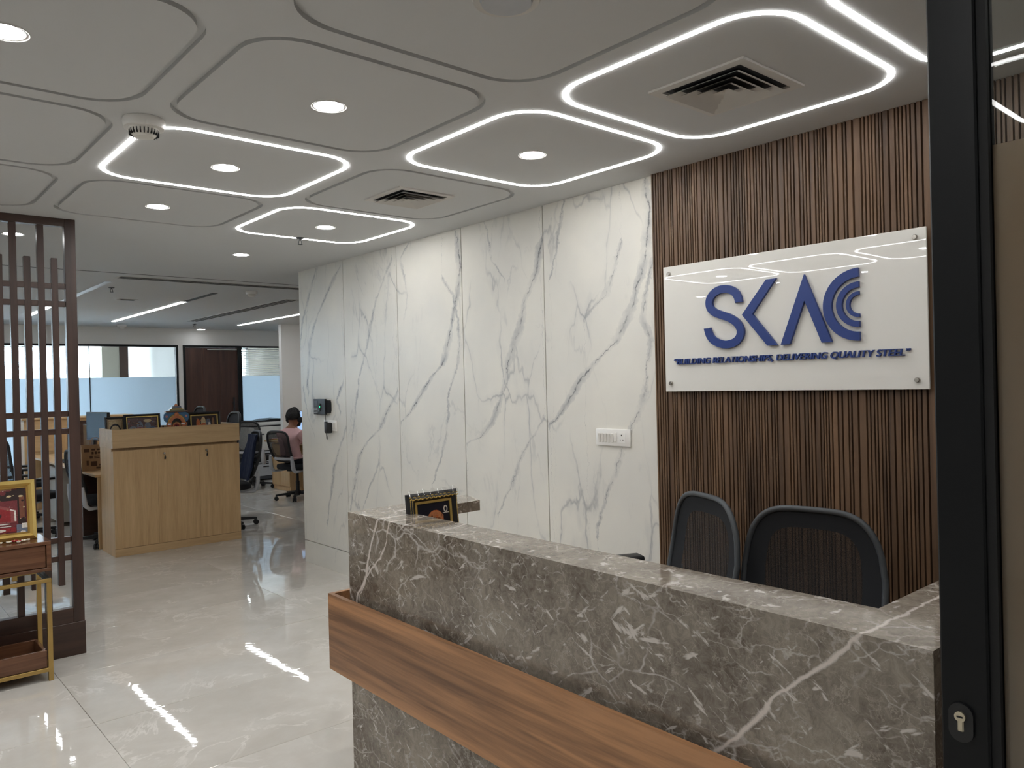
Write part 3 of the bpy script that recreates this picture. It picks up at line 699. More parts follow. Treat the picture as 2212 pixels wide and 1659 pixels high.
# ------------------------------------------------------------------ entrance door leaf (open, beside the desk)
def build_door():
    t = thing('glass_door', 'open glass door leaf with black frame, lock and frosted film', 'door', (1.42, 0, 0))
    t['kind'] = 'thing'
    x0, x1 = -0.024, 0.024
    def rail(name, y0, y1, z0, z1): MB().cbox(x0, x1, y0, y1, z0, z1, 0.003).build(name, M['blackm'], t)
    rail('stile', 0.448, 0.521, 0.008, 2.45); rail('stile', -0.46, -0.385, 0.008, 2.45)
    rail('top_rail', -0.385, 0.448, 2.37, 2.45); rail('bottom_rail', -0.385, 0.448, 0.008, 0.11)
    b = MB(); b.box(-0.016, 0.016, 0.434, 0.448, 0.11, 2.37); b.box(-0.016, 0.016, -0.385, -0.372, 0.11, 2.37)
    b.box(-0.016, 0.016, -0.372, 0.434, 0.11, 0.123); b.box(-0.016, 0.016, -0.372, 0.434, 2.357, 2.37)
    b.build('glazing_bead', M['bead'], t)
    p = MB().box(-0.004, 0.004, -0.372, 0.434, 0.123, 2.357).build('pane', M['glassdoor'], t)
    MB().box(0.0045, 0.0065, -0.372, 0.434, 0.123, 1.966).build('frosted_film', M['frostdoor'], p)
    # lock
    lk = MB(); ov = []
    for k in range(32):
        a = 2*PI*k/32; ov.append((0.489+0.019*math.cos(a), 1.02+(0.013 if math.sin(a) > 0 else -0.013)+0.019*math.sin(a)))
    lk.prism(ov, x0-0.006, x0, 'x'); e = lk.build('lock_escutcheon', M['black'], t)
    MB().cyl((x0-0.010, 0.489, 1.031), (x0-0.004, 0.489, 1.031), 0.0085, n=20).build('cylinder', M['brass'], e, 30)
    MB().cbox(x0-0.009, x0-0.004, 0.484, 0.494, 1.0055, 1.027, 0.002).build('cylinder_tail', M['brass'], e)
    MB().box(x0-0.0108, x0-0.009, 0.4845, 0.4935, 1.0295, 1.0322).build('keyway', M['joint'], e)
build_door()

# ------------------------------------------------------------------ sign board
def build_sign():
    X = 3.183
    t = thing('sign_board', 'white acrylic sign with raised blue letters on the ribbed wood wall', 'sign', (X, 1.834, 0))
    y = lambda v: v-1.834
    MB().cbox(0, 0.010, y(1.203), y(2.465), 1.534, 2.163, 0.0015).build('board', M['acrylic'], t)
    for a, b in ((2.428, 2.126), (1.243, 2.127), (2.429, 1.575), (1.246, 1.571)):
        MB().lathe([(0.001, -0.012), (0.008, -0.012), (0.010, -0.009), (0.010, 0), (0.001, 0)], (0, y(a), b), 20, axis='x').lathe([(0.001, 0.01), (0.008, 0.01), (0.008, 0.032), (0.001, 0.032)], (0, y(a), b), 12, axis='x').build('standoff_bolt', M['steel'], t, 30)
    LX0, LX1 = -0.016, -0.002
    def shape(name, poly): MB().prism([(y(a), b) for a, b in poly], LX0, LX1, 'x').build(name, M['blue'], t)
    # S: ribbon along a smooth line
    S = [(2.024,1.945),(2.029,1.974),(2.049,2.001),(2.087,2.016),(2.132,2.016),(2.17,1.996),(2.189,1.966),(2.184,1.932),(2.158,1.909),(2.117,1.893),(2.076,1.879),(2.039,1.855),(2.017,1.823),(2.019,1.79),(2.042,1.764),(2.079,1.753),(2.117,1.754),(2.162,1.772),(2.189,1.8),(2.199,1.836)]
    for _ in range(2):
        q = [S[0]]
        for a, b in zip(S[:-1], S[1:]): q += [(0.75*a[0]+0.25*b[0], 0.75*a[1]+0.25*b[1]), (0.25*a[0]+0.75*b[0], 0.25*a[1]+0.75*b[1])]
        S = q+[S[-1]]
    Lf, Rt = [], []
    for i, p in enumerate(S):
        a = S[max(i-1, 0)]; b = S[min(i+1, len(S)-1)]; dx, dy = b[0]-a[0], b[1]-a[1]; L = math.hypot(dx, dy)
        if i == 0 or i == len(S)-1: dx, dy, L = 0, (dy/abs(dy)), 1
        Lf.append((p[0]-dy/L*0.0185, p[1]+dx/L*0.0185)); Rt.append((p[0]+dy/L*0.0185, p[1]-dx/L*0.0185))
    n = len(S); vs = [(LX0, y(a), b) for a, b in Lf]+[(LX0, y(a), b) for a, b in Rt]+[(LX1, y(a), b) for a, b in Lf]+[(LX1, y(a), b) for a, b in Rt]
    fs = []
    for i in range(n-1): fs += [(i, i+1, n+i+1, n+i), (2*n+i, 3*n+i, 3*n+i+1, 2*n+i+1), (i, 2*n+i, 2*n+i+1, i+1), (n+i, n+i+1, 3*n+i+1, 3*n+i)]
    fs += [(0, n, 3*n, 2*n), (n-1, 3*n-1, 4*n-1, 2*n-1)]
    MB().add(vs, fs).build('letter', M['blue'], t)
    # K chevron and A: quads so that the concave outlines stay true
    def quads(qs):
        b = MB()
        for q in qs: b.prism([(y(a), c) for a, c in q], LX0, LX1, 'x')
        b.build('letter', M['blue'], t)
    quads([[(1.832,2.035),(1.881,2.035),(2.008,1.886),(1.954,1.886)], [(2.008,1.886),(1.881,1.737),(1.833,1.737),(1.954,1.886)]])
    quads([[(1.699,2.036),(1.816,1.737),(1.773,1.737),(1.700,1.923)], [(1.699,2.036),(1.700,1.923),(1.626,1.737),(1.581,1.737)]])
    for ro, ri in ((0.1495, 0.1125), (0.0935, 0.0695), (0.053, 0.0385)):
        n = 40; O = [(1.463+ro*math.sin(PI*k/n)*1.03, 1.886+ro*math.cos(PI*k/n)) for k in range(n+1)]; I = [(1.463+ri*math.sin(PI*k/n)*1.03, 1.886+ri*math.cos(PI*k/n)) for k in range(n+1)]
        m = n+1; vs = []
        for xx in (LX0, LX1): vs += [(xx, y(a), b) for a, b in O]+[(xx, y(a), b) for a, b in I]
        fs = []
        for k in range(n): fs += [(k, k+1, m+k+1, m+k), (2*m+k, 3*m+k, 3*m+k+1, 2*m+k+1), (k, 2*m+k, 2*m+k+1, k+1), (m+k, m+k+1, 3*m+k+1, 3*m+k)]
        fs += [(0, m, 3*m, 2*m), (n, 2*m+n, 3*m+n, m+n)]
        MB().add(vs, fs).build('letter', M['blue'], t)
    # tagline
    words = ['\u201cBUILDING', 'RELATIONSHIPS,', 'DELIVERING', 'QUALITY', 'STEEL\u201d']
    cur = bpy.data.curves.new('tagline', 'FONT'); cur.body = ' '.join(words); cur.size = 0.05; cur.extrude = 0.0; cur.shear = 0.2; cur.space_character = 1.0
    tmp = bpy.data.objects.new('tagline_curve', cur); COL.objects.link(tmp)
    dg = bpy.context.evaluated_depsgraph_get(); me = bpy.data.meshes.new_from_object(tmp.evaluated_get(dg))
    bpy.data.objects.remove(tmp)
    xs = [v.co.x for v in me.vertices]; zs = [v.co.y for v in me.vertices]; x0, x1 = min(xs), max(xs)
    caps = 0.0
    s = (2.404-1.270)/(x1-x0); sv = 0.0275/max(zs); out = bmesh.new()
    for k, sh in enumerate((-0.0013, -0.0005, 0.0005, 0.0013)):       # heavy strokes
        bm = bmesh.new(); bm.from_mesh(me)
        for v in bm.verts: v.co = Vector((-0.002, 2.402-1.834-(v.co.x-x0)*s+sh, 1.6685+v.co.y*sv))
        r = bmesh.ops.extrude_face_region(bm, geom=bm.faces[:])
        for g in r['geom']:
            if isinstance(g, bmesh.types.BMVert): g.co.x -= 0.0085+0.00012*k
        tm = bpy.data.meshes.new('tmp'); bm.to_mesh(tm); bm.free(); out.from_mesh(tm); bpy.data.meshes.remove(tm)
    bmesh.ops.recalc_face_normals(out, faces=out.faces[:])
    out.to_mesh(me); out.free(); me.materials.clear(); me.materials.append(M['blue'])
    o = put('tagline', me, t); o['label'] = 'small blue slanted tagline under the large letters'
build_sign()

# ------------------------------------------------------------------ wall fittings
def build_wall_fittings():
    X = WX
    t = thing('switch_plate', 'white switch plate with six rockers and a socket on the marble wall', 'switch', (X, 2.868, 1.282))
    MB().rbox(-0.014, 0, -0.125, 0.125, -0.047, 0.047, 0.006, 2).build('plate', M['white'], t, 35)
    rk = MB().cbox(-0.020, -0.013, -0.009, 0.009, -0.026, 0.026, 0.003).mesh('rocker', M['offwhite'])
    for k in range(6): put('rocker', rk, t, (0, 0.094-k*0.0225-(0.004 if k > 3 else 0), 0.0), (0, (-0.12 if k < 5 else 0.12), 0))
    s = MB().cbox(-0.0155, -0.013, -0.092, -0.042, -0.028, 0.028, 0.001).build('socket', M['white'], t)
    hm = MB().cyl((-0.0162, 0, 0), (-0.0150, 0, 0), 0.0036, n=10).mesh('pin_hole', M['joint'])
    for a, b, c in ((-0.067, 0.014, 1.2), (-0.058, -0.011, 0.85), (-0.077, -0.011, 0.85)): put('pin_hole', hm, s, (0, a, b), None, (1, c, c))
    # attendance terminal
    t = thing('access_terminal', 'black fingerprint keypad terminal with green light on the marble wall', 'terminal', (X, 6.235, 1.425))
    MB().prism([(-0.09, -0.068), (0.118, -0.068), (0.118, 0.068), (-0.09, 0.068)], -0.04, -0.022, 'x').build('face', M['black'], t)
    MB().prism([(-0.125, -0.055), (0.112, -0.06), (0.112, 0.06), (-0.125, 0.055), (-0.135, 0.03), (-0.135, -0.03)], -0.024, 0, 'x').build('housing', M['fabric'], t)
    MB().box(-0.0415, -0.04, 0.04, 0.10, 0.005, 0.052).build('display', M['greyframe'], t)
    km = MB().cbox(-0.043, -0.04, -0.0055, 0.0055, -0.004, 0.004, 0.001).mesh('key', M['ltgrey'])
    for i in range(4):
        for j in range(4): put('key', km, t, (0, 0.103-i*0.018, -0.012-j*0.0135))
    rd = MB().cbox(-0.046, -0.04, -0.018, 0.012, -0.035, 0.03, 0.003).build('finger_reader', M['bead'], t)
    MB().cyl((-0.0475, -0.006, 0.0), (-0.0458, -0.006, 0.0), 0.008, n=14).build('status_light', M['led'], rd)
    # socket + adapter + cable
    t = thing('power_socket', 'small white socket plate under the black keypad terminal', 'socket', (X, 6.06, 1.262))
    MB().rbox(-0.012, 0, -0.055, 0.165, -0.047, 0.047, 0.005, 2).build('plate', M['white'], t, 35)
    MB().cbox(-0.016, -0.011, -0.045, -0.015, -0.025, 0.025, 0.002).build('rocker', M['offwhite'], t)
    t = thing('power_adapter', 'black plug-in power adapter with thin cable below the keypad terminal', 'adapter', (X, 6.07, 1.25))
    MB().rbox(-0.062, -0.012, -0.005, 0.06, -0.052, 0.04, 0.012, 3).build('body', M['black'], t, 35)
    pts = [(-0.04, 0.03, -0.05), (-0.04, 0.032, -0.075), (-0.035, 0.055, -0.105), (-0.03, 0.075, -0.10), (-0.025, 0.09, -0.06), (-0.02, 0.1, -0.01), (-0.018, 0.105, 0.04), (-0.015, 0.115, 0.11)]
    MB().tube(pts, 0.0025, 6).build('cable', M['black'], t, 60)
    MB().cbox(-0.03, -0.008, 0.085, 0.115, -0.005, 0.045, 0.003).build('inline_plug', M['bead'], t)
build_wall_fittings()

# ------------------------------------------------------------------ reception desk
DX0, DX1 = 1.588, 1.534          # front face x at far and near end
DY0, DY1 = 2.875, 0.584
def fx(y): return DX1+(DX0-DX1)*(y-DY1)/(DY0-DY1)
def build_desk():
    t = thing('reception_desk', 'grey brown marble reception desk with white veins and a walnut band', 'desk', (0, 0, 0))
    z0, z1 = 1.035, 1.08
    # counter slabs
    MB().prism([(fx(DY0), DY0), (fx(DY1), DY1), (1.732, DY1+0.188), (1.752, 2.69)], z0, z1).build('counter_top', M['dm'], t)
    MB().prism([(fx(DY0), DY0), (1.752, 2.69), (2.15, 2.705), (2.215, 2.887)], z0, z1-0.0004).build('counter_return', M['dm'], t)
    MB().prism([(fx(DY1), DY1), (2.42, DY1), (2.42, DY1+0.186), (1.732, DY1+0.188)], z0, z1-0.0004).build('counter_return', M['dm'], t)
    # cladding
    MB().prism([(fx(DY0), DY0), (fx(DY1), DY1), (fx(DY1)+0.03, DY1+0.03), (fx(DY0)+0.03, DY0-0.03)], 0, z0).build('front_panel', M['dm'], t)
    MB().prism([(fx(DY1), DY1), (2.42, DY1), (2.42, DY1+0.03), (fx(DY1)+0.03, DY1+0.03)], 0, z0).build('end_panel', M['dm'], t)
    MB().prism([(fx(DY0), DY0), (fx(DY0)+0.03, DY0-0.03), (1.93, 2.85), (1.93, 2.88)], 0, z0).build('end_panel', M['dm'], t)
    MB().box(1.70, 1.72, DY1+0.03, 2.84, 0.74, z0).build('inner_panel', M['oakx'], t)
    MB().prism([(fx(DY0)+0.035, 2.84), (fx(DY1)+0.035, DY1+0.03), (2.25, DY1+0.03), (2.25, 2.84)], 0.715, 0.74).build('worktop', M['oaktop'], t)
    MB().cbox(1.75, 2.18, DY1+0.05, 1.02, 0.05, 0.70, 0.004).build('pedestal', M['oak'], t)
    MB().cbox(1.75, 2.18, 2.40, 2.80, 0.05, 0.70, 0.004).build('pedestal', M['oak'], t)
    # walnut band
    g = 0.05; a, b = 0.42, 0.735
    o0 = (fx(2.974)-g, 2.974); o1 = (fx(DY1-0.09)-g, DY1-0.09)
    MB().prism([o0, o1, (o1[0]+0.02, o1[1]+0.02), (o0[0]+0.02, o0[1]-0.02)], a, b).build('wood_band', M['band'], t)
    MB().prism([o0, (o0[0]+0.02, o0[1]-0.02), (2.0, 2.954), (2.0, 2.974)], a, b).build('wood_band', M['band'], t)
    MB().prism([o1, (2.3, o1[1]), (2.3, o1[1]+0.02), (o1[0]+0.02, o1[1]+0.02)], a, b).build('wood_band', M['band'], t)
    MB().prism([(o0[0]+0.02, o0[1]-0.02), (o1[0]+0.02, o1[1]+0.02), (fx(DY1), DY1), (fx(DY0), DY0)], 0.47, 0.49).build('band_bracket', M['joint'], t)
build_desk()

# ------------------------------------------------------------------ pictures
def picture(name, label, loc, rotz, lean, w, h, fw, fm, inner, art, group=None, depth=0.02, cat='picture', fillet=None, extra=None):
    """framed picture standing on its lower edge, face towards local -Y, leaning back"""
    t = thing(name, label, cat, loc, rotz, group); R = Matrix.Rotation(-lean, 4, 'X')
    b = MB()
    o = [(-w/2, 0), (w/2, 0), (w/2, h), (-w/2, h)]; i = [(-w/2+fw, fw), (w/2-fw, fw), (w/2-fw, h-fw), (-w/2+fw, h-fw)]
    mid = [(x*(1-0.55*2*fw/w), z+(0.55*fw if z == 0 else -0.55*fw)) for x, z in o]
    names = ('bottom_moulding', 'side_moulding', 'top_moulding', 'side_moulding')
    for k in range(4):
        q = (k+1) % 4; vs = []
        for p, yy in ((o, -0.004), (mid, -depth), (i, -0.006), (i, depth*0.4), (o, depth*0.4)): vs += [(p[k][0], yy, p[k][1]), (p[q][0], yy, p[q][1])]
        MB().add(vs, [(0, 1, 3, 2), (2, 3, 5, 4), (4, 5, 7, 6), (6, 7, 9, 8), (8, 9, 1, 0), (0, 2, 4, 6, 8), (1, 9, 7, 5, 3)]).xf(R).build(names[k], fm, t)
    if inner:
        b = MB(); ww = fillet or 0.008; frame_rect(b, -w/2+fw, w/2-fw, fw, h-fw, -0.009, -0.003, ww); b.xf(R).build('inner_fillet', inner, t)
    a = MB(); a.box(-w/2+fw, w/2-fw, -0.002, 0.003, fw, h-fw, 0); ms = [art[0]]
    W, Hh = w-2*fw, h-2*fw
    d = 0.0024
    for m, poly in art[1]:
        if m not in ms: ms.append(m)
        n = len(poly); a.prism([(-W/2+p[0]*W, fw+p[1]*Hh) for p in poly], -d-0.0006, -0.002, 'y', ms.index(m)); d += 0.00002
    a.xf(R).build('print', ms, t)
    if extra: extra(t, R)
    return t
def ell(cx, cy, rx, ry, n=14, a0=0, a1=2*PI): return [(cx+rx*math.cos(a0+(a1-a0)*k/n), cy+ry*math.sin(a0+(a1-a0)*k/n)) for k in range(n if a1-a0 > 6.2 else n+1)]
def rc(x0, y0, x1, y1): return [(x0, y0), (x1, y0), (x1, y1), (x0, y1)]
def clutter(seed, n, pal, x0, x1, y0, y1, r0, r1):
    r = random.Random(seed); out = []
    for _ in range(n):
        cx, cy, a = r.uniform(x0, x1), r.uniform(y0, y1), r.uniform(r0, r1)
        out.append((r.choice(pal), ell(cx, cy, a, a*r.uniform(0.4, 1.6), 7) if r.random() < .6 else rc(cx-a, cy-a*.5, cx+a, cy+a*.5)))
    return out
C = {}
def pc(name, c, rough=0.35):
    if name not in C: C[name] = plain('print_'+name, c, rough, var=0.4, scale=110)
    return C[name]
def build_pictures():
    ma, dk, cr, or_, be, wh, mr, nv, gy = (pc('maroon', (112, 48, 52)), pc('darkbrown', (44, 28, 26)), pc('cream', (200, 180, 140)), pc('orange', (190, 104, 58)), pc('tan', (150, 112, 78)),
        pc('white', (222, 214, 206)), pc('red', (140, 40, 44)), pc('night', (26, 28, 40)), pc('slate', (104, 112, 128)))
    # gold frame on the side table (left part lies outside the picture)
    br0 = pc('umber', (118, 72, 52))
    art = [(dk, rc(0, .72, .95, .95)), (be, rc(0, .93, .82, .97)), (dk, rc(.88, .2, .97, 1)), (br0, rc(.9, .35, .96, .8))]
    for k in range(5): art.append((cr, ell(.40+.13*k, .80+.012*(k % 2), .028, .02)))
    ro, br = pc('rose', (142, 74, 74)), pc('brick', (126, 66, 56))
    art += clutter(11, 60, [ro, br, mr, dk, be, ma], 0, .98, .1, .98, .01, .045)+clutter(12, 26, [cr, wh, be], .3, .98, .2, .95, .004, .014)
    art += [(pc('rose', (142, 74, 74)), [(.34, .25), (.86, .25), (.86, .52), (.6, .68), (.34, .52)]), (mr, [(.4, .28), (.8, .28), (.8, .5), (.6, .61), (.4, .5)]), (dk, ell(.6, .42, .1, .085)), (mr, ell(.6, .45, .09, .05)), (wh, ell(.6, .50, .02, .025)),
        (wh, rc(.36, .49, .46, .52)), (wh, [(.84, .28), (.86, .28), (.86, .5), (.80, .54), (.79, .52), (.84, .49)]), (mr, rc(.3, .06, .85, .15)), (wh, ell(.46, .1, .06, .03)), (wh, ell(.68, .1, .06, .03)), (wh, rc(.3, .17, .8, .185)), (wh, ell(.72, .23, .07, .012)),
        (gy, rc(.86, .02, 1, .2)), (wh, rc(.92, .12, 1, .22)), (wh, ell(.93, .04, .03, .025)), (br0, rc(0, .3, .3, .6)), (dk, rc(.05, .35, .25, .55))]+clutter(13, 26, [wh, be, ro, dk], .34, .98, .03, .6, .004, .016)
    picture('photo_frame', 'gilt photo frame with a maroon shrine picture on the side table', (0.60, 5.12, 0.7785), 0, 0.14, 0.50, 0.335, 0.036, M['goldf'], plain('gilt_dark', (176, 140, 72), 0.3, 0.5), (ma, art), None, 0.026)
    # on the low cabinet
    L = 1.105
    arc1 = [(dk, rc(.02, .02, .98, .98)), (cr, rc(.05, .05, .95, .95)), (be, rc(.1, .1, .9, .9)), (cr, rc(.13, .13, .87, .87)), (nv, ell(.5, .42, .34, .32, 16, 0, PI)+[]), (cr, ell(.5, .40, .26, .25, 16, 0, PI)), (or_, ell(.5, .22, .3, .2, 16, 0, PI)), (mr, ell(.5, .2, .2, .12, 14, 0, PI))]+clutter(41, 26, [be, cr, br0], .15, .85, .1, .85, .006, .02)
    picture('photo_frame', 'small cream picture with an arch in a black frame, leftmost on the cabinet', (2.137, 8.59, L), 0, 0.08, 0.19, 0.24, 0.018, M['black'], None, (cr, arc1), 'framed pictures on the oak cabinet')
    art2 = [(dk, rc(.0, .0, 1, 1)), (pc('plum', (84, 58, 60)), rc(.05, .2, .95, .9)), (gy, ell(.2, .35, .14, .2)), (gy, ell(.42, .52, .1, .25)), (pc('rose', (142, 74, 74)), ell(.42, .35, .16, .15)), (gy, ell(.66, .5, .1, .22)), (cr, ell(.66, .78, .13, .07)), (pc('teal', (70, 92, 120)), ell(.8, .35, .12, .18)), (pc('plum2', (110, 80, 84)), ell(.6, .35, .12, .1))]+clutter(21, 60, [gy, pc('plum', (84, 58, 60)), pc('rose', (142, 74, 74)), dk, be], .06, .94, .1, .92, .008, .035)
    picture('photo_frame', 'wide brown picture of seated figures in a dark frame on the cabinet', (2.354, 8.43, L), 0, 0.10, 0.348, 0.262, 0.022, M['fabric'], M['goldf'], (dk, art2), 'framed pictures on the oak cabinet')
    art3 = [(dk, rc(0, 0, 1, 1)), (or_, ell(.28, .5, .07, .3)), (cr, ell(.47, .55, .09, .34)), (or_, ell(.47, .35, .14, .2)), (gy, ell(.65, .5, .09, .28)), (wh, ell(.68, .45, .05, .14)), (be, ell(.82, .5, .05, .35))]+clutter(31, 40, [dk, or_, be, cr, br0], .22, .9, .1, .85, .006, .03)
    picture('photo_frame', 'gold edged picture of small figures at the far end of the cabinet', (2.982, 8.46, L), 0, 0.08, 0.350, 0.258, 0.030, M['black'], M['goldf'], (dk, art3), 'framed pictures on the oak cabinet', fillet=0.012)
    # behind the reception counter
    def wrap(t, R):
        v = []; f = []
        b = MB(); b.box(-0.125, 0.125, -0.022, -0.0205, 0.0, 0.413); b.xf(R)
        c = MB(); n = 12
        for k in range(n+1):
            x = -0.125+0.25*k/n; c.v += [(x, -0.02, 0.410), (x, -0.008+0.006*math.sin(k*2.1), 0.424+0.012*math.sin(k*1.3)**2)]
        c.f = [(2*k, 2*k+2, 2*k+3, 2*k+1) for k in range(n)]; c.m = [0]*n
        c.xf(R).build('plastic_wrap', M['plasticwrap'], t, 60)
        g = MB(); r2 = random.Random(2)
        for k in range(64):
            x = -0.118+0.236*k/63
            for q in (0, 1): g.sell((x+0.001*math.sin(k*2.3), -0.0205+0.0045*q, 0.396+0.0075*q+0.002*math.sin(k*1.1+q)), (0.0026, 0.0018, 0.0034), 1.0, 6)
        for s in (-1, 1):
            for k in range(70):
                z = 0.008+0.385*k/69
                for q in (0, 1): g.sell((s*(0.1085+0.0065*q), -0.0195+0.0055*q, z), (0.0022, 0.0015, 0.0028), 1.0, 6)
        g.xf(R); o = g.build('gilt_ornament', M['goldf'], t, 60)
    sk = pc('peach', (186, 124, 84)); bl = pc('indigo', (52, 60, 120))
    art4 = [(bl, rc(.02, .62, .22, .84)), (wh, ell(.06, .74, .025, .02)), (or_, ell(.55, .77, .22, .11, 18)), (sk, ell(.55, .80, .2, .07, 18)), (pc('terracotta', (140, 84, 52)), ell(.55, .75, .18, .05, 18)), (sk, ell(.55, .64, .15, .10)), (or_, ell(.8, .5, .04, .05)),
            (wh, ell(.84, .88, .055, .04)), (nv, ell(.84, .88, .03, .026)), (wh, rc(.76, .83, .93, .84)), (or_, ell(.55, .3, .22, .2)), (mr, ell(.55, .12, .3, .12))]+clutter(51, 44, [sk, or_, br0, dk], .34, .78, .5, .86, .006, .025)
    picture('photo_frame', 'black and gold ornate photo frame in clear wrap standing behind the marble counter', (1.846, 2.60, 0.7405), 0.0, 0.10, 0.250, 0.418, 0.034, M['black'], M['goldf'], (nv, art4), None, 0.022, fillet=0.010, extra=wrap)
build_pictures()

# ------------------------------------------------------------------ low oak cabinet and the shrine arch
def build_cabinet():
    t = thing('storage_cabinet', 'light oak low cabinet with locked doors standing across the aisle', 'cabinet', (0, 0, 0))
    x0, x1, y0, y1 = 2.007, 3.243, 8.182, 8.665
    MB().box(x0+0.001, x1-0.001, y0+0.018, y1, 0.0, 1.018).box(x0+0.001, x1-0.001, y0+0.06, y1, 1.018, 1.06).build('body', M['oak'], t)
    MB().cbox(x0, x1, y0+0.001, y0+0.02, 0.0, 0.075, 0.001).build('plinth', M['oakx'], t)
    for a, b, lk in ((x0, 2.415, None), (2.415, 2.821, 2.475), (2.821, x1, 2.892)):
        d = MB().cbox(a+0.0006, b-0.0006, y0, y0+0.018, 0.078, 1.024, 0.001).build('door', M['oak'], t)
        if lk:
            MB().cyl((lk, y0, 0.973), (lk, y0-0.022, 0.973), 0.010, n=14).build('lock', M['steel'], d, 30)
            MB().tube([(lk+0.003, y0-0.022, 0.966), (lk+0.006, y0-0.026, 0.945), (lk+0.006, y0-0.022, 0.925)], 0.003, 6).cyl((lk+0.006, y0-0.022, 0.936), (lk+0.006, y0-0.014, 0.915), 0.008, n=8).build('key', M['black'], d)
    MB().cbox(x0-0.004, x1+0.004, y0-0.006, y0+0.02, 1.05, 1.232, 0.0015).build('fascia', M['oakx'], t)
    MB().cbox(x0-0.004, x0+0.02, y0+0.02, y1, 1.05, 1.232, 0.0015).build('side_fascia', M['oakx'], t)
    MB().cbox(x1-0.02, x1+0.004, y0+0.02, y1, 1.05, 1.232, 0.0015).build('side_fascia', M['oakx'], t)
    MB().cbox(x0+0.02, x1-0.02, y1-0.02, y1, 1.05, 1.232, 0.0015).build('back_fascia', M['oakx'], t)
    MB().box(x0+0.02, x1-0.02, y0+0.02, y1-0.02, 1.085, 1.1045).build('shelf', M['oakx'], t)
    # shrine arch
    s = thing('shrine_arch', 'painted blue and orange temple arch ornament between the frames on the cabinet', 'ornament', (2.674, 8.40, 1.1045))
    blu, org, grn, yel, brn = pc('shrine_blue', (70, 116, 158)), pc('shrine_orange', (196, 122, 84)), pc('shrine_green', (112, 122, 96)), pc('shrine_yellow', (206, 160, 92)), pc('shrine_brown', (112, 84, 66))
    MB().box(-0.115, 0.115, -0.03, 0.04, 0, 0.02).build('base', brn, s)
    for sg in (-1, 1):
        MB().prism([(sg*0.055, 0.02), (sg*0.092, 0.02), (sg*0.092, 0.14), (sg*0.055, 0.14)], -0.01, 0.012, 'y').build('pillar', org, s)
        wing = [(0.0, 0.27), (0.09, 0.27), (0.122, 0.25), (0.128, 0.215), (0.118, 0.18), (0.092, 0.16), (0.075, 0.19), (0.05, 0.225), (0.0, 0.24)]
        MB().prism([(sg*a, b) for a, b in wing], 0.0, 0.018, 'y').build('wing', blu, s)
        MB().cyl((sg*0.098, -0.001, 0.225), (sg*0.098, -0.004, 0.225), 0.012, n=14).build('rosette', pc('shrine_pink', (196, 140, 140)), s)
        MB().tube([(sg*0.08, -0.006, 0.16), (sg*0.098, -0.008, 0.15), (sg*0.096, -0.008, 0.134), (sg*0.084, -0.008, 0.138)], 0.008, 8).build('scroll', org, s, 60)
    def arch(ro, ri, zc, y0, y1, m, name):
        n = 24; b = MB(); O = [(ro*math.cos(PI*k/n), zc+ro*1.1*math.sin(PI*k/n)) for k in range(n+1)]; I = [(ri*math.cos(PI*k/n), zc+ri*1.1*math.sin(PI*k/n)) for k in range(n+1)]
        for k in range(n): b.prism([O[k], O[k+1], I[k+1], I[k]], y0, y1, 'y')
        b.build(name, m, s)
    arch(0.086, 0.072, 0.15, -0.006, 0.012, yel, 'arch'); arch(0.074, 0.05, 0.15, -0.014, 0.012, org, 'arch'); arch(0.094, 0.085, 0.15, -0.002, 0.012, grn, 'arch')
    MB().sell((0, -0.008, 0.243), (0.024, 0.012, 0.026), 1.0, 12).build('crest', org, s, 60)
    MB().prism([(0.05*math.cos(PI*k/20), 0.15+0.055*math.sin(PI*k/20)) for k in range(21)]+[(-0.05, 0.02), (0.05, 0.02)], 0.008, 0.014, 'y').build('niche', pc('shrine_dark', (36, 36, 38)), s)
    arch(0.040, 0.028, 0.118, -0.004, 0.008, org, 'inner_arch'); arch(0.028, 0.018, 0.112, -0.002, 0.008, pc('red', (140, 40, 44)), 'inner_arch')
    rays = MB().box(-0.0012, 0.0012, -0.001, 0.006, 0.043, 0.054).mesh('ray', yel)
    for k in range(13): put('ray', rays, s, (0, 0, 0.116), (0, (k-6)*0.24, 0))
    for sg in (-1, 1): MB().cyl((sg*0.012, -0.008, 0.118), (sg*0.012, 0.004, 0.118), 0.005, n=12).build('boss', pc('cream', (200, 180, 140)), s)
    z = 0.268
    for hw, h, m, nm in ((0.114, 0.014, brn, 'eave'), (0.075, 0.012, grn, 'tier'), (0.066, 0.010, yel, 'tier'), (0.052, 0.010, grn, 'tier'), (0.046, 0.016, pc('slate', (104, 112, 128)), 'tier')):
        MB().prism([(-hw, z), (hw, z), (hw*0.96, z+h), (-hw*0.96, z+h)], -0.02, 0.03, 'y').build(nm, m, s); z += h
    MB().lathe([(0.001, 0), (0.022, 0), (0.018, 0.012), (0.008, 0.02), (0.003, 0.03), (0.001, 0.032)], (0, 0.004, z), 14).build('finial', org, s, 40)
    for sg in (-1, 1): MB().cbox(sg*0.135-0.006, sg*0.135+0.006, -0.01, 0.006, 0.0, 0.135, 0.001).build('side_post', M['black'], s)
build_cabinet()

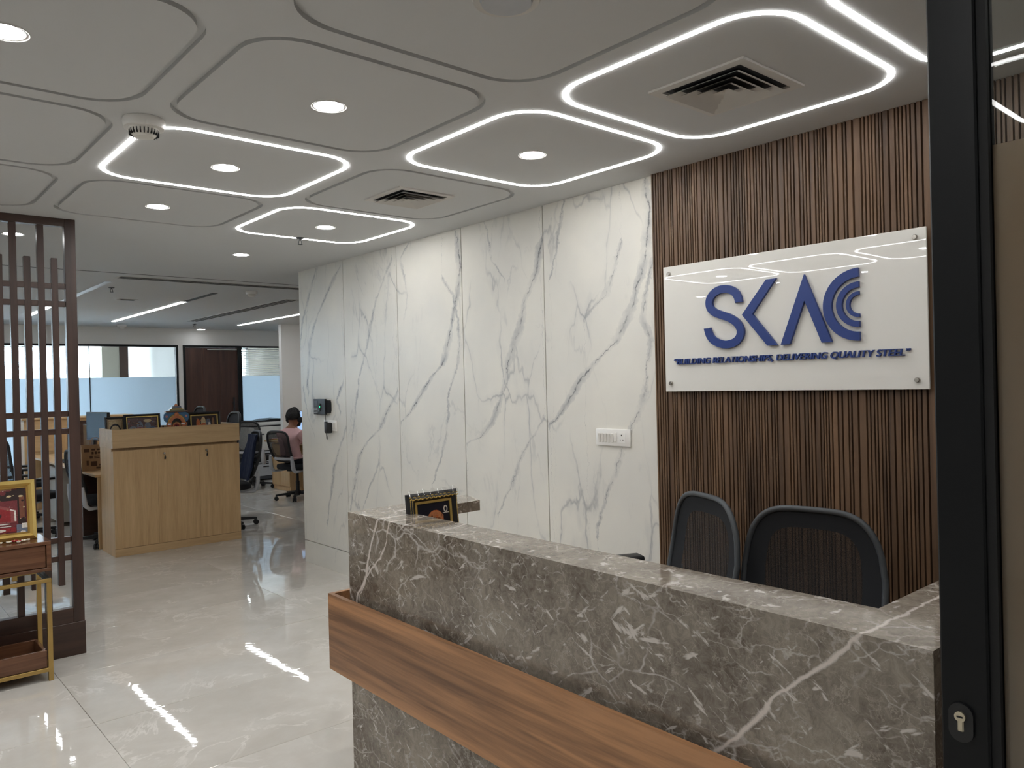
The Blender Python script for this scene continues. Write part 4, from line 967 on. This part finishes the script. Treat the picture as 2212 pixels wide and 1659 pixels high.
# ------------------------------------------------------------------ lattice screen
def build_screen():
    y0, y1 = 5.346, 5.396
    t = thing('lattice_screen', 'dark wood lattice partition screen from floor to ceiling', 'screen', (0, 0, 0)); XL = -0.62
    MB().cbox(1.071, 1.131, y0, y1, 0.20, H, 0.002).build('post', M['dwood'], t)
    MB().cbox(XL-0.06, XL, y0, y1, 0.20, H, 0.002).build('post', M['dwood'], t)
    MB().cbox(XL, 1.071, y0, y1, 2.612, H, 0.002).build('top_rail', M['dwoodx'], t)
    MB().cbox(XL, 1.071, y0, y1, 0.20, 0.29, 0.002).build('bottom_rail', M['dwoodx'], t)
    MB().cbox(XL-0.062, 1.134, y0-0.004, y1+0.004, 0.0, 0.20, 0.002).build('skirting', M['dwoodx'], t)
    lm = MB().cbox(-0.018, 0.018, 0, 0.036, 0.29, 2.612, 0.002).mesh('bar', M['dwood'])
    sm = MB().cbox(-0.0175, 0.0175, 0, 0.036, 0.433, 2.417, 0.002).mesh('short_bar', M['dwood'])
    x = 1.0145; k = 0
    while x > XL+0.03:
        put('short_bar' if k % 2 == 0 else 'bar', sm if k % 2 == 0 else lm, t, (x, y0+0.006, 0)); x -= 0.0708; k += 1
    rm = MB().cbox(XL, 1.071, 0, 0.03, -0.017, 0.017, 0.002).mesh('cross_rail', M['dwoodx'])
    for z in (2.248, 2.141, 1.472, 1.366, 0.708, 0.597): put('cross_rail', rm, t, (0, y0+0.010, z))
build_screen()

# ------------------------------------------------------------------ side table
def build_side_table():
    t = thing('side_table', 'walnut side table with drawer and gold metal legs before the lattice screen', 'table', (0, 0, 0))
    x0, x1, y0, y1 = 0.07, 0.892, 4.972, 5.29
    MB().cbox(x0, x1, y0, y1, 0.757, 0.777, 0.002).build('top', M['tablewood'], t)
    MB().cbox(x0, x1, y0+0.002, y1, 0.610, 0.628, 0.002).build('bottom_board', M['tablewood'], t)
    MB().cbox(x0, x0+0.022, y0+0.002, y1, 0.628, 0.757, 0.002).build('side_board', M['tablewood'], t)
    MB().cbox(x1-0.022, x1, y0+0.002, y1, 0.628, 0.757, 0.002).build('side_board', M['tablewood'], t)
    MB().cbox(x0+0.022, x1-0.022, y1-0.015, y1, 0.628, 0.757, 0.002).build('back_board', M['tablewood'], t)
    MB().cbox(x0+0.025, x1-0.025, y0+0.012, y0+0.30, 0.631, 0.754, 0.002).build('drawer', M['tablewood'], t)
    a = 0.012
    for x in (x0+a, x1-a-0.002):
        for y in (y0+a, y1-a): MB().cbox(x-a, x+a, y-a, y+a, 0.0, 0.547 if y < 5.1 else 0.611, 0.001).build('leg', M['gold'], t)
    for y in (y0+a, y1-a):
        MB().cbox(x0, x1-0.002, y-a, y+a, 0.5475, 0.568, 0.001).build('upper_rail', M['gold'], t)
        MB().cbox(x0+2*a, x1-2*a, y-a, y+a, 0.052, 0.074, 0.001).build('lower_rail', M['gold'], t)
    for x in (x0+a, x1-a-0.002):
        MB().cbox(x-a, x+a, y0+2*a, y1-2*a, 0.5475, 0.568, 0.001).build('side_rail', M['blackm'], t)
        MB().cbox(x-a, x+a, y0+2*a, y1-2*a, 0.052, 0.074, 0.001).build('side_rail', M['gold'], t)
    for x in (x0+0.15, x1-0.15): MB().cbox(x-a, x+a, y1-0.14, y1-0.116, 0.5475, 0.612, 0.001).build('support_block', M['gold'], t)
    b = MB().box(x0+0.026, x1-0.03, y0+0.026, y1-0.028, 0.074, 0.086); tr = b.build('tray', M['tablewood'], t)
    for q in ((x0+0.026, x1-0.03, y0+0.010, y0+0.028), (x0+0.026, x1-0.03, y1-0.046, y1-0.028)): MB().cbox(q[0], q[1], q[2], q[3], 0.0745, 0.17, 0.002).build('tray_rim', M['tablewood'], tr)
    for q in ((x0+0.026, x0+0.044), (x1-0.048, x1-0.03)): MB().cbox(q[0], q[1], y0+0.028, y1-0.046, 0.0745, 0.17, 0.002).build('tray_rim', M['tablewood'], tr)
    # flowers
    rd, wt = plain('red_petal', (170, 30, 50), 0.7, var=0.2), plain('white_petal', (232, 224, 208), 0.7, var=0.1)
    def flower(x, y, m, lab, r):
        f = thing('flower', lab, 'flower', (x, y, 0.777), random.uniform(0, 3), 'loose blossoms laid before the gilt frame')
        for k in range(5):
            b = MB().sell((r*0.55, 0, 0.006), (r*0.55, r*0.32, 0.005), 1.0, 8); b.xf(Matrix.Rotation(2*PI*k/5, 4, 'Z') @ Matrix.Rotation(-0.25, 4, 'Y')); b.build('petal', m, f, 60)
        MB().sell((0, 0, 0.008), (r*0.22, r*0.22, 0.007), 1.0, 8).build('flower_centre', plain('flower_yellow', (220, 190, 110), 0.7), f, 60)
    for x, y, m, lab, r in [(0.665, 5.065, wt, 'white blossom on the side table, at the picture edge', 0.014), (0.705, 5.06, wt, 'white blossom to the left of the red blossoms on the side table', 0.016), (0.735, 5.075, rd, 'larger red blossom lying before the gilt frame', 0.017),
            (0.752, 5.055, rd, 'smaller red blossom lying before the gilt frame', 0.014), (0.748, 5.035, wt, 'white blossom in front of the red blossoms', 0.012), (0.775, 5.06, wt, 'white blossom just to the right of the red blossoms', 0.015), (0.80, 5.07, wt, 'small white blossom at the right end of the row', 0.011)]:
        flower(x, y, m, lab, r)
build_side_table()

# ------------------------------------------------------------------ chairs
def chair_parts():
    P = {}
    P['leg'] = MB().add([(-.028,.02,.075),(.028,.02,.075),(.028,.02,.115),(-.028,.02,.115),(-.017,.31,.062),(.017,.31,.062),(.017,.31,.085),(-.017,.31,.085)],
        [(0,1,2,3),(4,5,6,7),(0,1,5,4),(1,2,6,5),(2,3,7,6),(3,0,4,7)]).mesh('base_leg', M['black'])
    P['caster'] = MB().cyl((-.027, .30, .029), (-.008, .30, .029), .029, n=16).cyl((.008, .30, .029), (.027, .30, .029), .029, n=16).cyl((-.01, .30, .029), (.01, .30, .029), .014, n=10).cyl((0, .295, .045), (0, .295, .07), .01, n=8).mesh('caster', M['black'], 35)
    P['lift'] = MB().cyl((0, 0, .05), (0, 0, .26), .028, n=16).cyl((0, 0, .26), (0, 0, .42), .018, n=16).cyl((0, 0, .07), (0, 0, .12), .045, n=16).mesh('gas_lift', M['black'], 35)
    P['mech'] = MB().cbox(-.09, .09, -.12, .12, .405, .445, .008).cyl((.09, .03, .42), (.24, .03, .42), .006, n=8).mesh('seat_mechanism', M['black'])
    P['seat'] = MB().sell((0, .02, .475), (.245, .245, .042), .38, 24).mesh('seat', M['fabric'], 60)
    for s in (-1, 1):
        P['br%d' % s] = MB().tube([(s*.16, .02, .425), (s*.21, -.12, .415), (s*.232, -.225, .418), (s*.238, -.262, .452), (s*.236, -.275, .54), (s*.232, -.285, .64)], [.018, .024, .034, .038, .036, .024], 8, flat=.6, up=(s, 0, 0)).mesh('back_bracket', M['ltgrey'], 60)
        P['arm%d' % s] = MB().tube([(s*.2, .0, .43), (s*.275, .0, .45), (s*.285, .0, .56), (s*.285, .0, .66)], .017, 8, flat=1.0).mesh('arm_support', M['black'], 60)
        P['pad%d' % s] = MB().rbox(s*.285-.042, s*.285+.042, -.12, .14, .66, .688, .012, 3).mesh('arm_pad', M['black'], 40)
    return P
CP = chair_parts()
def back_pt(t, s, w0, w1, zb, zt, e, yb, lean, wrap, bulge=0.0):
    """point on the backrest: angle t, fraction s from the centre"""
    f = lambda x: math.copysign(abs(x)**e, x)
    zc, hz = (zb+zt)/2, (zt-zb)/2; z = zc+hz*s*f(math.sin(t)); k = (z-zb)/(zt-zb)
    x = s*f(math.cos(t))*(w0+(w1-w0)*k+bulge*math.sin(PI*min(1, max(0, k))))
    y = yb-lean*(z-zb)-0.10*math.sin(PI*k)*0.35+wrap*x*x
    return (x, y, z)
def backrest(parent, w0=.20, w1=.235, zb=.56, zt=1.07, e=.42, yb=-.235, lean=.16, wrap=.5, frame='greyframe', win=.62, rim=.016, netmat='chairmesh', netwin='netwin', n=56, bulge=0.0):
    A = (w0, w1, zb, zt, e, yb, lean, wrap, bulge)
    fr = MB().tube([back_pt(2*PI*k/n, 1, *A) for k in range(n)], rim, 8, True).build('back_frame', M[frame], parent, 60)
    b = MB(); R = [1.0, .9, .8, .72, win]
    for s in R: b.v += [back_pt(2*PI*k/n, s*0.985, *A) for k in range(n)]
    for i in range(len(R)-1): b.f += [(i*n+k, i*n+(k+1) % n, (i+1)*n+(k+1) % n, (i+1)*n+k) for k in range(n)]
    b.m = [0]*len(b.f); o = b.build('back_border', M[netmat], parent, 60)
    b = MB(); R = [win, .45, .3, .15]
    for s in R: b.v += [back_pt(2*PI*k/n, s*0.985, *A) for k in range(n)]
    b.v.append(back_pt(0, 0.0, *A))
    for i in range(len(R)-1): b.f += [(i*n+k, i*n+(k+1) % n, (i+1)*n+(k+1) % n, (i+1)*n+k) for k in range(n)]
    b.f += [(3*n+k, 3*n+(k+1) % n, 4*n) for k in range(n)]
    b.m = [0]*len(b.f); b.build('back_net', M[netwin], parent, 60)
def chair(label, x, y, rot, group, style='office', lift=0.0, spin=0.3, arms=True, backkw=None):
    t = thing('office_chair', label, 'chair', (x, y, 0), math.radians(rot), group)
    for k in range(5):
        l = put('base_leg', CP['leg'], t, None, (0, 0, 2*PI*k/5+spin)); put('caster', CP['caster'], l)
    put('gas_lift', CP['lift'], t)
    for nm, key in (('seat_mechanism', 'mech'), ('seat', 'seat')): put(nm, CP[key], t, (0, 0, lift))
    for s in (-1, 1):
        put('back_bracket', CP['br%d' % s], t, (0, 0, lift))
        if arms: put('arm_support', CP['arm%d' % s], t, (0, 0, lift)); put('arm_pad', CP['pad%d' % s], t, (0, 0, lift))
    backrest(t, **(backkw or {}))
    MB().tube([(-.17, -.255, .60+lift), (-.09, -.285, .60+lift), (.09, -.285, .60+lift), (.17, -.255, .60+lift)], .02, 8, flat=.5, up=(0, 0, 1)).build('lumbar_bar', M['ltgrey'] if style == 'office' else M['black'], t, 60)
    return t
def build_chairs():
    G1 = 'mesh chairs behind the reception counter'; G2 = 'mesh task chairs in the work area'
    RB = dict(w0=.255, w1=.215, zb=.60, zt=1.08, e=.46, yb=-.23, lean=.14, wrap=.30, bulge=.035, frame='greyframe', win=.70, rim=.012, netmat='fabric', netwin='sheer')
    chair('grey rimmed black mesh chair nearest the black door frame, facing the counter', 2.54, 1.475, 97, G1, 'rec', 0.03, 0.2, True, RB)
    chair('grey rimmed black mesh chair turned away, standing in front of the marble joint', 2.58, 2.13, 65, G1, 'rec', 0.10, 0.5, True, dict(RB, zt=1.085))
    OB = dict(w0=.20, w1=.235, zb=.56, zt=1.03, e=.5, lean=.22, frame='black', win=.6, rim=.016)
    chair('black mesh task chair that the person in pink sits on', 4.98, 10.45, -76, G2, 'office', 0, 0.1, False, dict(OB, zt=.99, lean=.30))
    chair('black mesh task chair with grey brackets standing before the white printer', 5.02, 12.12, -38, G2, 'office', 0, 1.0, False, dict(OB, zt=1.08, win=.7, w0=.19, w1=.215))
    chair('black task chair with white side bracket behind the right end of the oak cabinet', 3.42, 8.98, 82, G2, 'office', 0, 0.55, False, dict(OB, zt=1.09))
    chair('black task chair with pale bracket wedged between screen post and oak cabinet', 2.13, 9.02, -86, G2, 'office', 0, 0.35, False, dict(OB, zt=1.0))
    chair('black task chair seen through the lattice, the one closest to the picture edge', 1.60, 9.95, -70, G2, 'office', 0, 0.2, True, dict(OB, zt=1.14))
    chair('black task chair seen through the lattice, farther back at the long desk', 1.72, 11.35, -95, G2, 'office', 0, 0.9, True, dict(OB, zt=0.99))
    chair('tall backed black task chair on the far side of the long desk, nearer one', 3.45, 9.80, 88, G2, 'office', 0, 0.7, False, dict(OB, zt=1.30, netmat='fabric', netwin='fabric'))
    chair('tall backed black task chair on the far side of the long desk, farther one', 3.43, 11.0, 90, G2, 'office', 0, 0.3, False, dict(OB, zt=1.36, netmat='fabric', netwin='fabric'))
    # jacket on the chair back
    b = MB(); n = 12; m = 10
    R = Matrix.Translation((3.42, 8.98, 0)) @ Matrix.Rotation(math.radians(82), 4, 'Z')
    for i in range(m+1):
        k = i/m; z = 1.06-0.52*k
        for j in range(n+1):
            x = (-0.5+j/n)*0.40*(1-0.12*(1-k)); y = -.235-.22*(z-.56)-.03+.5*x*x+0.055+0.012*math.sin(j*1.9+i*0.7)
            b.v.append((x, y, z))
    off = len(b.v)
    b.v += [(p[0], p[1]+0.022, p[2]) for p in b.v]
    for i in range(m):
        for j in range(n):
            a = i*(n+1)+j; q = (a, a+1, a+n+2, a+n+1); b.f += [q, tuple(off+v for v in q[::-1])]
    ring = [j for j in range(n+1)]+[(i*(n+1)+n) for i in range(1, m+1)]+[m*(n+1)+j for j in range(n-1, -1, -1)]+[i*(n+1) for i in range(m-1, 0, -1)]
    for a, c in zip(ring, ring[1:]+ring[:1]): b.f.append((a, c, off+c, off+a))
    b.m = [0]*len(b.f); b.xf(R)
    tag(b.build('jacket', M['navy'], None, 60), 'navy blue jacket hung over the task chair beside the oak cabinet', 'jacket')
build_chairs()

# ------------------------------------------------------------------ work desks and what stands on them
def monitor(label, x, y, rot, w, h, z, lit=False):
    t = thing('monitor', label, 'monitor', (x, y, z), math.radians(rot), 'desk monitors in the work area')
    c = 0.13+h/2
    MB().cbox(-w/2, w/2, 0, 0.03, c-h/2, c+h/2, 0.004).build('housing', M['black'], t)
    MB().box(-w/2+0.008, w/2-0.008, -0.0015, 0.0, c-h/2+0.014, c+h/2-0.008).build('screen', M['bluescreen'] if lit else M['screen'], t)
    MB().cbox(-0.03, 0.03, 0.03, 0.05, 0.01, c, 0.003).build('stem', M['black'], t)
    MB().cbox(-0.11, 0.11, -0.06, 0.12, 0, 0.012, 0.003).build('foot', M['black'], t)
def build_work():
    # bench behind the oak cabinet
    t = thing('work_bench', 'long oak topped work desk behind the lattice screen and oak cabinet', 'desk', (0, 0, 0))
    x0, x1 = 1.965, 3.20; ys = [8.70, 9.90, 11.10, 12.30]
    for a, b in zip(ys[:-1], ys[1:]):
        MB().cbox(x0, 2.58, a+0.001, b-0.001, 0.735, 0.76, 0.003).build('desktop', M['oaktop'], t)
        MB().cbox(2.585, x1, a+0.001, b-0.001, 0.735, 0.76, 0.003).build('desktop', M['oaktop'], t)
        MB().box(2.57, 2.595, a+0.02, b-0.02, 0.3, 0.73).build('modesty_panel', M['dwoodx'], t)
    gl = plain('grey_laminate', (172, 166, 156), 0.5)
    for y in ys[1:-1]: MB().cbox(1.99, 3.17, y-0.02, y+0.02, 0, 0.735, 0.003).build('gable', gl, t)
    MB().cbox(1.99, 3.17, 8.72, 8.75, 0, 0.735, 0.003).build('gable', M['oak'], t)
    for y in (10.80, 9.62): MB().cbox(1.99, 2.42, y-0.24, y+0.26, 0.05, 0.70, 0.004).build('pedestal', gl if y > 10 else M['dwoodx'], t)
    # low storage closing the bench
    t = thing('low_storage', 'oak storage unit with shelf openings under the bright cabin glass', 'cabinet', (0, 0, 0))
    MB().cbox(1.93, 3.3, 12.36, 12.76, 0, 1.235, 0.003).build('body', M['oak'], t)
    MB().cbox(1.91, 3.32, 12.34, 12.78, 1.235, 1.262, 0.003).build('top', M['oakx'], t)
    for a in (2.0, 2.45, 2.9): MB().cbox(a, a+0.38, 12.352, 12.358, 0.80, 1.20, 0.001).build('door', M['oakx'] if a < 2.3 else M['dwoodx'], t)
    monitor('large dark monitor rising behind the left end of the oak cabinet', 2.21, 9.66, -80, 0.54, 0.32, 0.925)
    tag(MB().cbox(2.10, 2.42, 9.55, 9.80, 0.7605, 0.924, 0.004).build('monitor_riser', M['white']), 'white riser box under the large dark monitor', 'stand')
    monitor('dark monitor glimpsed between lattice bars beside the screen post', 2.36, 10.75, -90, 0.5, 0.31, 0.7605)
    monitor('dark monitor on the far side of the long desk behind the cabinet', 2.78, 9.3, 90, 0.5, 0.30, 0.7605)
    # paper bag
    t = thing('paper_bag', 'brown kraft paper bag with printed signs beside the oak cabinet', 'bag', (2.10, 9.27, 0.7605), math.radians(-5))
    b = MB(); w, d, h = 0.135, 0.05, 0.275
    vs = [(-w,-d,0),(w,-d,0),(w,d,0),(-w,d,0),(-w,-d*.55,h),(w,-d*.55,h),(w,d*.55,h),(-w,d*.55,h)]
    b.add(vs, [(0,3,2,1),(0,1,5,4),(1,2,6,5),(2,3,7,6),(3,0,4,7)]); b.build('bag_body', M['kraft'], t)
    for yy in (-d*.55, d*.55):
        MB().tube([(-0.05, yy, h-0.02), (-0.045, yy, h+0.045), (-0.02, yy, h+0.075), (0.02, yy, h+0.075), (0.045, yy, h+0.045), (0.05, yy, h-0.02)], 0.003, 6).build('bag_handle', M['kraft'], t, 60)
    pr = MB(); r2 = random.Random(4)
    for i, (a, c, ww, hh) in enumerate([(-.11,.20,.05,.035),(-.04,.215,.035,.018),(.01,.215,.03,.018),(.05,.2,.02,.035),(-.04,.175,.02,.028),(-.01,.175,.02,.028),(.02,.18,.04,.02),(-.06,.13,.03,.03),(-.015,.13,.05,.01),(-.015,.146,.05,.01),(.05,.13,.05,.03),(-.09,.06,.02,.05),(-.05,.05,.06,.05),(.03,.05,.03,.02),(.07,.06,.03,.05),(.0,.02,.05,.02)]):
        f = lambda z: -d+(d*.45)*z/h-0.0008
        pr.add([(a, f(c), c), (a+ww, f(c), c), (a+ww, f(c+hh), c+hh), (a, f(c+hh), c+hh)], [(0, 1, 2, 3)])
    pr.build('print', M['print'], t)
    # keyboard and papers seen through the lattice
    t = thing('keyboard', 'black keyboard on the long desk seen through the lattice', 'keyboard', (2.10, 10.75, 0.7605), PI/2)
    MB().cbox(-.2, .2, -.06, .06, 0, .014, .003).build('body', M['black'], t); MB().cbox(-.19, .19, -.05, .05, .014, .019, .002).build('keys', M['fabric'], t)
    t = thing('laptop', 'closed dark laptop lying on the long desk near the screen post', 'laptop', (2.14, 10.12, 0.7605), PI/2+0.1)
    MB().cbox(-.17, .17, -.12, .12, 0, .012, .003).build('base', M['black'], t); MB().cbox(-.17, .17, -.12, .12, .0125, .02, .003).build('lid', M['greyframe'], t)
    # right-hand bench
    t = thing('work_bench', 'oak work desk at which the person in pink sits', 'desk', (0, 0, 0))
    MB().cbox(5.18, 6.3, 9.6, 12.05, 0.74, 0.766, 0.003).build('desktop', M['oaktop'], t)
    MB().cbox(5.75, 5.78, 9.65, 12.0, 0.3, 0.74, 0.003).build('modesty_panel', M['oak'], t)
    p = MB().cbox(5.235, 5.66, 11.22, 11.86, 0.06, 0.72, 0.003).build('pedestal', M['oak'], t)
    MB().cbox(5.222, 5.235, 11.225, 11.537, 0.075, 0.715, 0.002).build('pedestal_door', M['oak'], p); MB().cbox(5.222, 5.235, 11.543, 11.855, 0.075, 0.715, 0.002).build('pedestal_door', M['oak'], p)
    MB().cbox(5.24, 5.65, 11.23, 11.85, 0.0, 0.06, 0.002).build('pedestal_plinth', M['oak'], p)
    MB().cbox(5.2, 6.28, 9.62, 9.65, 0, 0.74, 0.003).build('gable', M['oak'], t)
    monitor('lit blue monitor in front of the person in pink', 5.42, 11.17, -90, 0.54, 0.34, 0.7665, True)
    t = thing('document_tray', 'yellow and red papers on the desk end before the printer', 'papers', (5.30, 11.92, 0.7665), 0.3)
    MB().cbox(-.08, .08, -.05, .05, 0, .012, .002).build('pad', plain('yellow_paper', (206, 196, 90), 0.8), t); MB().cbox(-.07, .03, -.04, .04, .0125, .02, .002).build('folder', plain('red_paper', (176, 84, 70), 0.8), t)
    # printer
    t = thing('printer', 'large white office copier beside the frosted cabin glass', 'printer', (5.65, 13.30, 0))
    MB().cbox(-.30, .30, -.28, .28, 0.02, .52, .006).build('paper_cabinet', M['greyframe'], t)
    for z in (.08, .30):
        d = MB().cbox(-.285, .285, -.292, -.278, z, z+.2, .004).build('drawer', M['ltgrey'], t); MB().cbox(-.08, .08, -.30, -.29, z+.15, z+.17, .003).build('grip', M['black'], d)
    MB().rbox(-.31, .31, -.29, .29, .52, .93, .012, 2).build('body', M['offwhite'], t, 35)
    vm = MB().box(-.075, .075, -.293, -.289, -.012, .012).mesh('vent_slot', M['greyframe'])
    for x in (-.12, .1): put('vent_slot', vm, t, (x, 0, .80))
    MB().rbox(-.305, .305, -.28, .28, .95, 1.01, .01, 2).build('scanner', M['white'], t, 35)
    MB().prism([(-.24, 1.01), (.27, 1.01), (.30, 1.06), (.10, 1.055), (-.05, 1.03), (-.20, 1.035)], -.24, .24, 'y').build('document_feeder', M['black'], t)
    MB().cbox(-.29, .29, -.27, .27, .93, .95, .002).build('output_gap', M['joint'], t)
build_work()

# ------------------------------------------------------------------ the person
def build_person():
    t = thing('person', 'seated person in a pink sweatshirt wearing a dark headset, seen from behind', 'person', (4.965, 10.46, 0), math.radians(-68))
    V = []; E = []; Rr = []
    def add(p, r, par=None):
        V.append(p); Rr.append(r if isinstance(r, tuple) else (r, r))
        if par is not None: E.append((par, len(V)-1))
        return len(V)-1
    pel = add((0, -.10, .555), (.16, .115)); wa = add((0, -.125, .69), (.155, .11), pel); ch = add((0, -.12, .84), (.175, .12), wa); us = add((0, -.095, .955), (.135, .095), ch)
    nk = add((0, -.07, 1.03), (.058, .06), us); nk2 = add((0, -.045, 1.065), (.056, .058), nk); hd = add((0, -.02, 1.12), (.075, .088), nk2); hd2 = add((0, -.025, 1.19), (.078, .098), hd); hd3 = add((0, -.02, 1.25), (.05, .062), hd2)
    for s in (-1, 1):
        sh = add((s*.175, -.09, .945), .072, us); el0 = add((s*.235, -.02, .81), .056, sh); el = add((s*.235, .07, .70), .045, el0); fo = add((s*.19, .20, .755), .037, el); wr = add((s*.15, .30, .80), .027, fo)
        pa = add((s*.14, .345, .802), (.034, .016), wr)
        for k, (dx, L) in enumerate(((-.027, .062), (-.009, .072), (.009, .068), (.027, .052))):
            a = add((s*.14+dx, .38, .80), .0095, pa); b = add((s*.14+dx*1.15, .38+L*.5, .802), .0088, a); add((s*.14+dx*1.2, .38+L, .785), .0075, b)
        th = add((s*.105, .345, .797), .0105, pa); add((s*.092, .375, .79), .009, th)
        hp = add((s*.095, -.03, .545), .088, pel); kn0 = add((s*.12, .20, .555), .078, hp); kn = add((s*.13, .36, .53), .062, kn0); ca = add((s*.13, .36, .32), .052, kn); an = add((s*.13, .33, .10), .036, ca); to = add((s*.135, .43, .045), (.04, .03), an)
    me = bpy.data.meshes.new('body'); me.from_pydata(V, E, [])
    o = bpy.data.objects.new('tmp_body', me); COL.objects.link(o)
    md = o.modifiers.new('skin', 'SKIN'); md.use_smooth_shade = True
    for i, sv in enumerate(me.skin_vertices[0].data): sv.radius = Rr[i]; sv.use_root = (i == 0)
    ss = o.modifiers.new('sub', 'SUBSURF'); ss.levels = 2
    dg = bpy.context.evaluated_depsgraph_get(); bm_ = bpy.data.meshes.new_from_object(o.evaluated_get(dg)); bpy.data.objects.remove(o)
    bm_.name = 'body'; bm_.materials.clear()
    for m in ('skin', 'pink', 'trouser', 'black'): bm_.materials.append(M[m])
    for p in bm_.polygons:
        c = p.center
        if c.z > 1.022 and abs(c.x) < .1: i = 0
        elif c.y > .285 and c.z > .7: i = 0
        elif c.z > .60 or (c.y > .0 and c.z > .64): i = 1
        elif c.z < .09: i = 3
        else: i = 2
        p.material_index = i; p.use_smooth = True
    put('body', bm_, t)
    # hair: cap of short tufts
    h = MB(); n = 28; m = 14
    for i in range(m+1):
        ph = PI/2-(PI*0.62)*i/m
        for j in range(n):
            th = 2*PI*j/n; fr = max(0, math.sin(th))           # front = +y
            z = math.sin(ph); r = math.cos(ph)
            cut = 1.0 if not (fr > .35 and z < .35) else 0.86
            k = 1+0.05*math.sin(7*th+3*i)*math.cos(5*ph)
            h.v.append((.094*r*math.cos(th)*k*cut, -.03+.113*r*math.sin(th)*k*cut, 1.185+.118*z*k))
    h.f = [(i*n+j, i*n+(j+1) % n, (i+1)*n+(j+1) % n, (i+1)*n+j) for i in range(m) for j in range(n)]; h.m = [0]*len(h.f)
    r3 = random.Random(9)
    for _ in range(420):                                        # short strands lying along the head
        th = r3.uniform(0, 2*PI); ph = r3.uniform(-0.15, 1.5)
        if math.sin(th) > 0.5 and ph < 0.5: continue
        d = Vector((math.cos(ph)*math.cos(th), math.cos(ph)*math.sin(th), math.sin(ph)))
        p = Vector((.094*d.x, -.03+.113*d.y, 1.185+.118*d.z)); tg = Vector((r3.uniform(-1, 1), r3.uniform(-1, 1), r3.uniform(-.6, .8))); tg = (tg-d*tg.dot(d)).normalized()
        h.cyl(p-tg*.010-d*.002, p+tg*.018+d*.007, .006, .0015, n=5)
    h.build('hair', M['hair'], t, 70)
    # face: nose, ears, eyes, mouth
    MB().sell((0, .082, 1.13), (.013, .02, .022), 1, 10).build('nose', M['skin'], t, 60)
    for s in (-1, 1):
        MB().sell((s*.083, -.02, 1.135), (.012, .022, .034), 1, 12).build('ear', M['skin'], t, 60)
        e = MB().sell((s*.032, .068, 1.16), (.013, .008, .008), 1, 10).build('eye', M['white'], t, 60); MB().sell((s*.032, .075, 1.16), (.006, .003, .006), 1, 8).build('iris', M['hair'], e, 60)
        MB().tube([(s*.032+.02*math.cos(2*PI*k/14), .083, 1.16+.016*math.sin(2*PI*k/14)) for k in range(14)], .0018, 6, True).build('spectacle_rim', M['black'], t, 60)
    MB().sell((0, .072, 1.085), (.024, .008, .007), 1, 10).build('mouth', plain('lips', (140, 78, 70), 0.5), t, 60)
    MB().sell((0, .058, 1.075), (.05, .032, .04), .9, 12).build('beard', M['hair'], t, 60)
    # headset
    hs = MB().tube([(.105*math.cos(PI*k/20), -.01, 1.15+.165*math.sin(PI*k/20)) for k in range(21)], .010, 8, flat=.7).build('headset', M['black'], t, 60)
    for s in (-1, 1):
        MB().lathe([(.001, 0), (.034, 0), (.042, .012), (.042, .03), (.03, .042), (.001, .044)], (s*.088 if s > 0 else -.132, -.01, 1.135), 22, axis='x').build('ear_cup', M['fabric'], hs, 40)
    MB().tube([(.12, .0, 1.12), (.115, .05, 1.085), (.07, .10, 1.07)], .004, 6).build('microphone', M['black'], hs, 60)
    MB().tube([(.172*math.cos(2*PI*k/24), -.11+.128*math.sin(2*PI*k/24), .605) for k in range(24)], .016, 8, True).build('hem', M['pink'], t, 60)
    # shirt collar and cuffs
    MB().tube([(.066*math.cos(2*PI*k/20), -.062+.068*math.sin(2*PI*k/20), 1.022+.012*math.sin(2*PI*k/20)) for k in range(20)], .012, 8, True).build('collar', M['pink'], t, 60)
build_person()
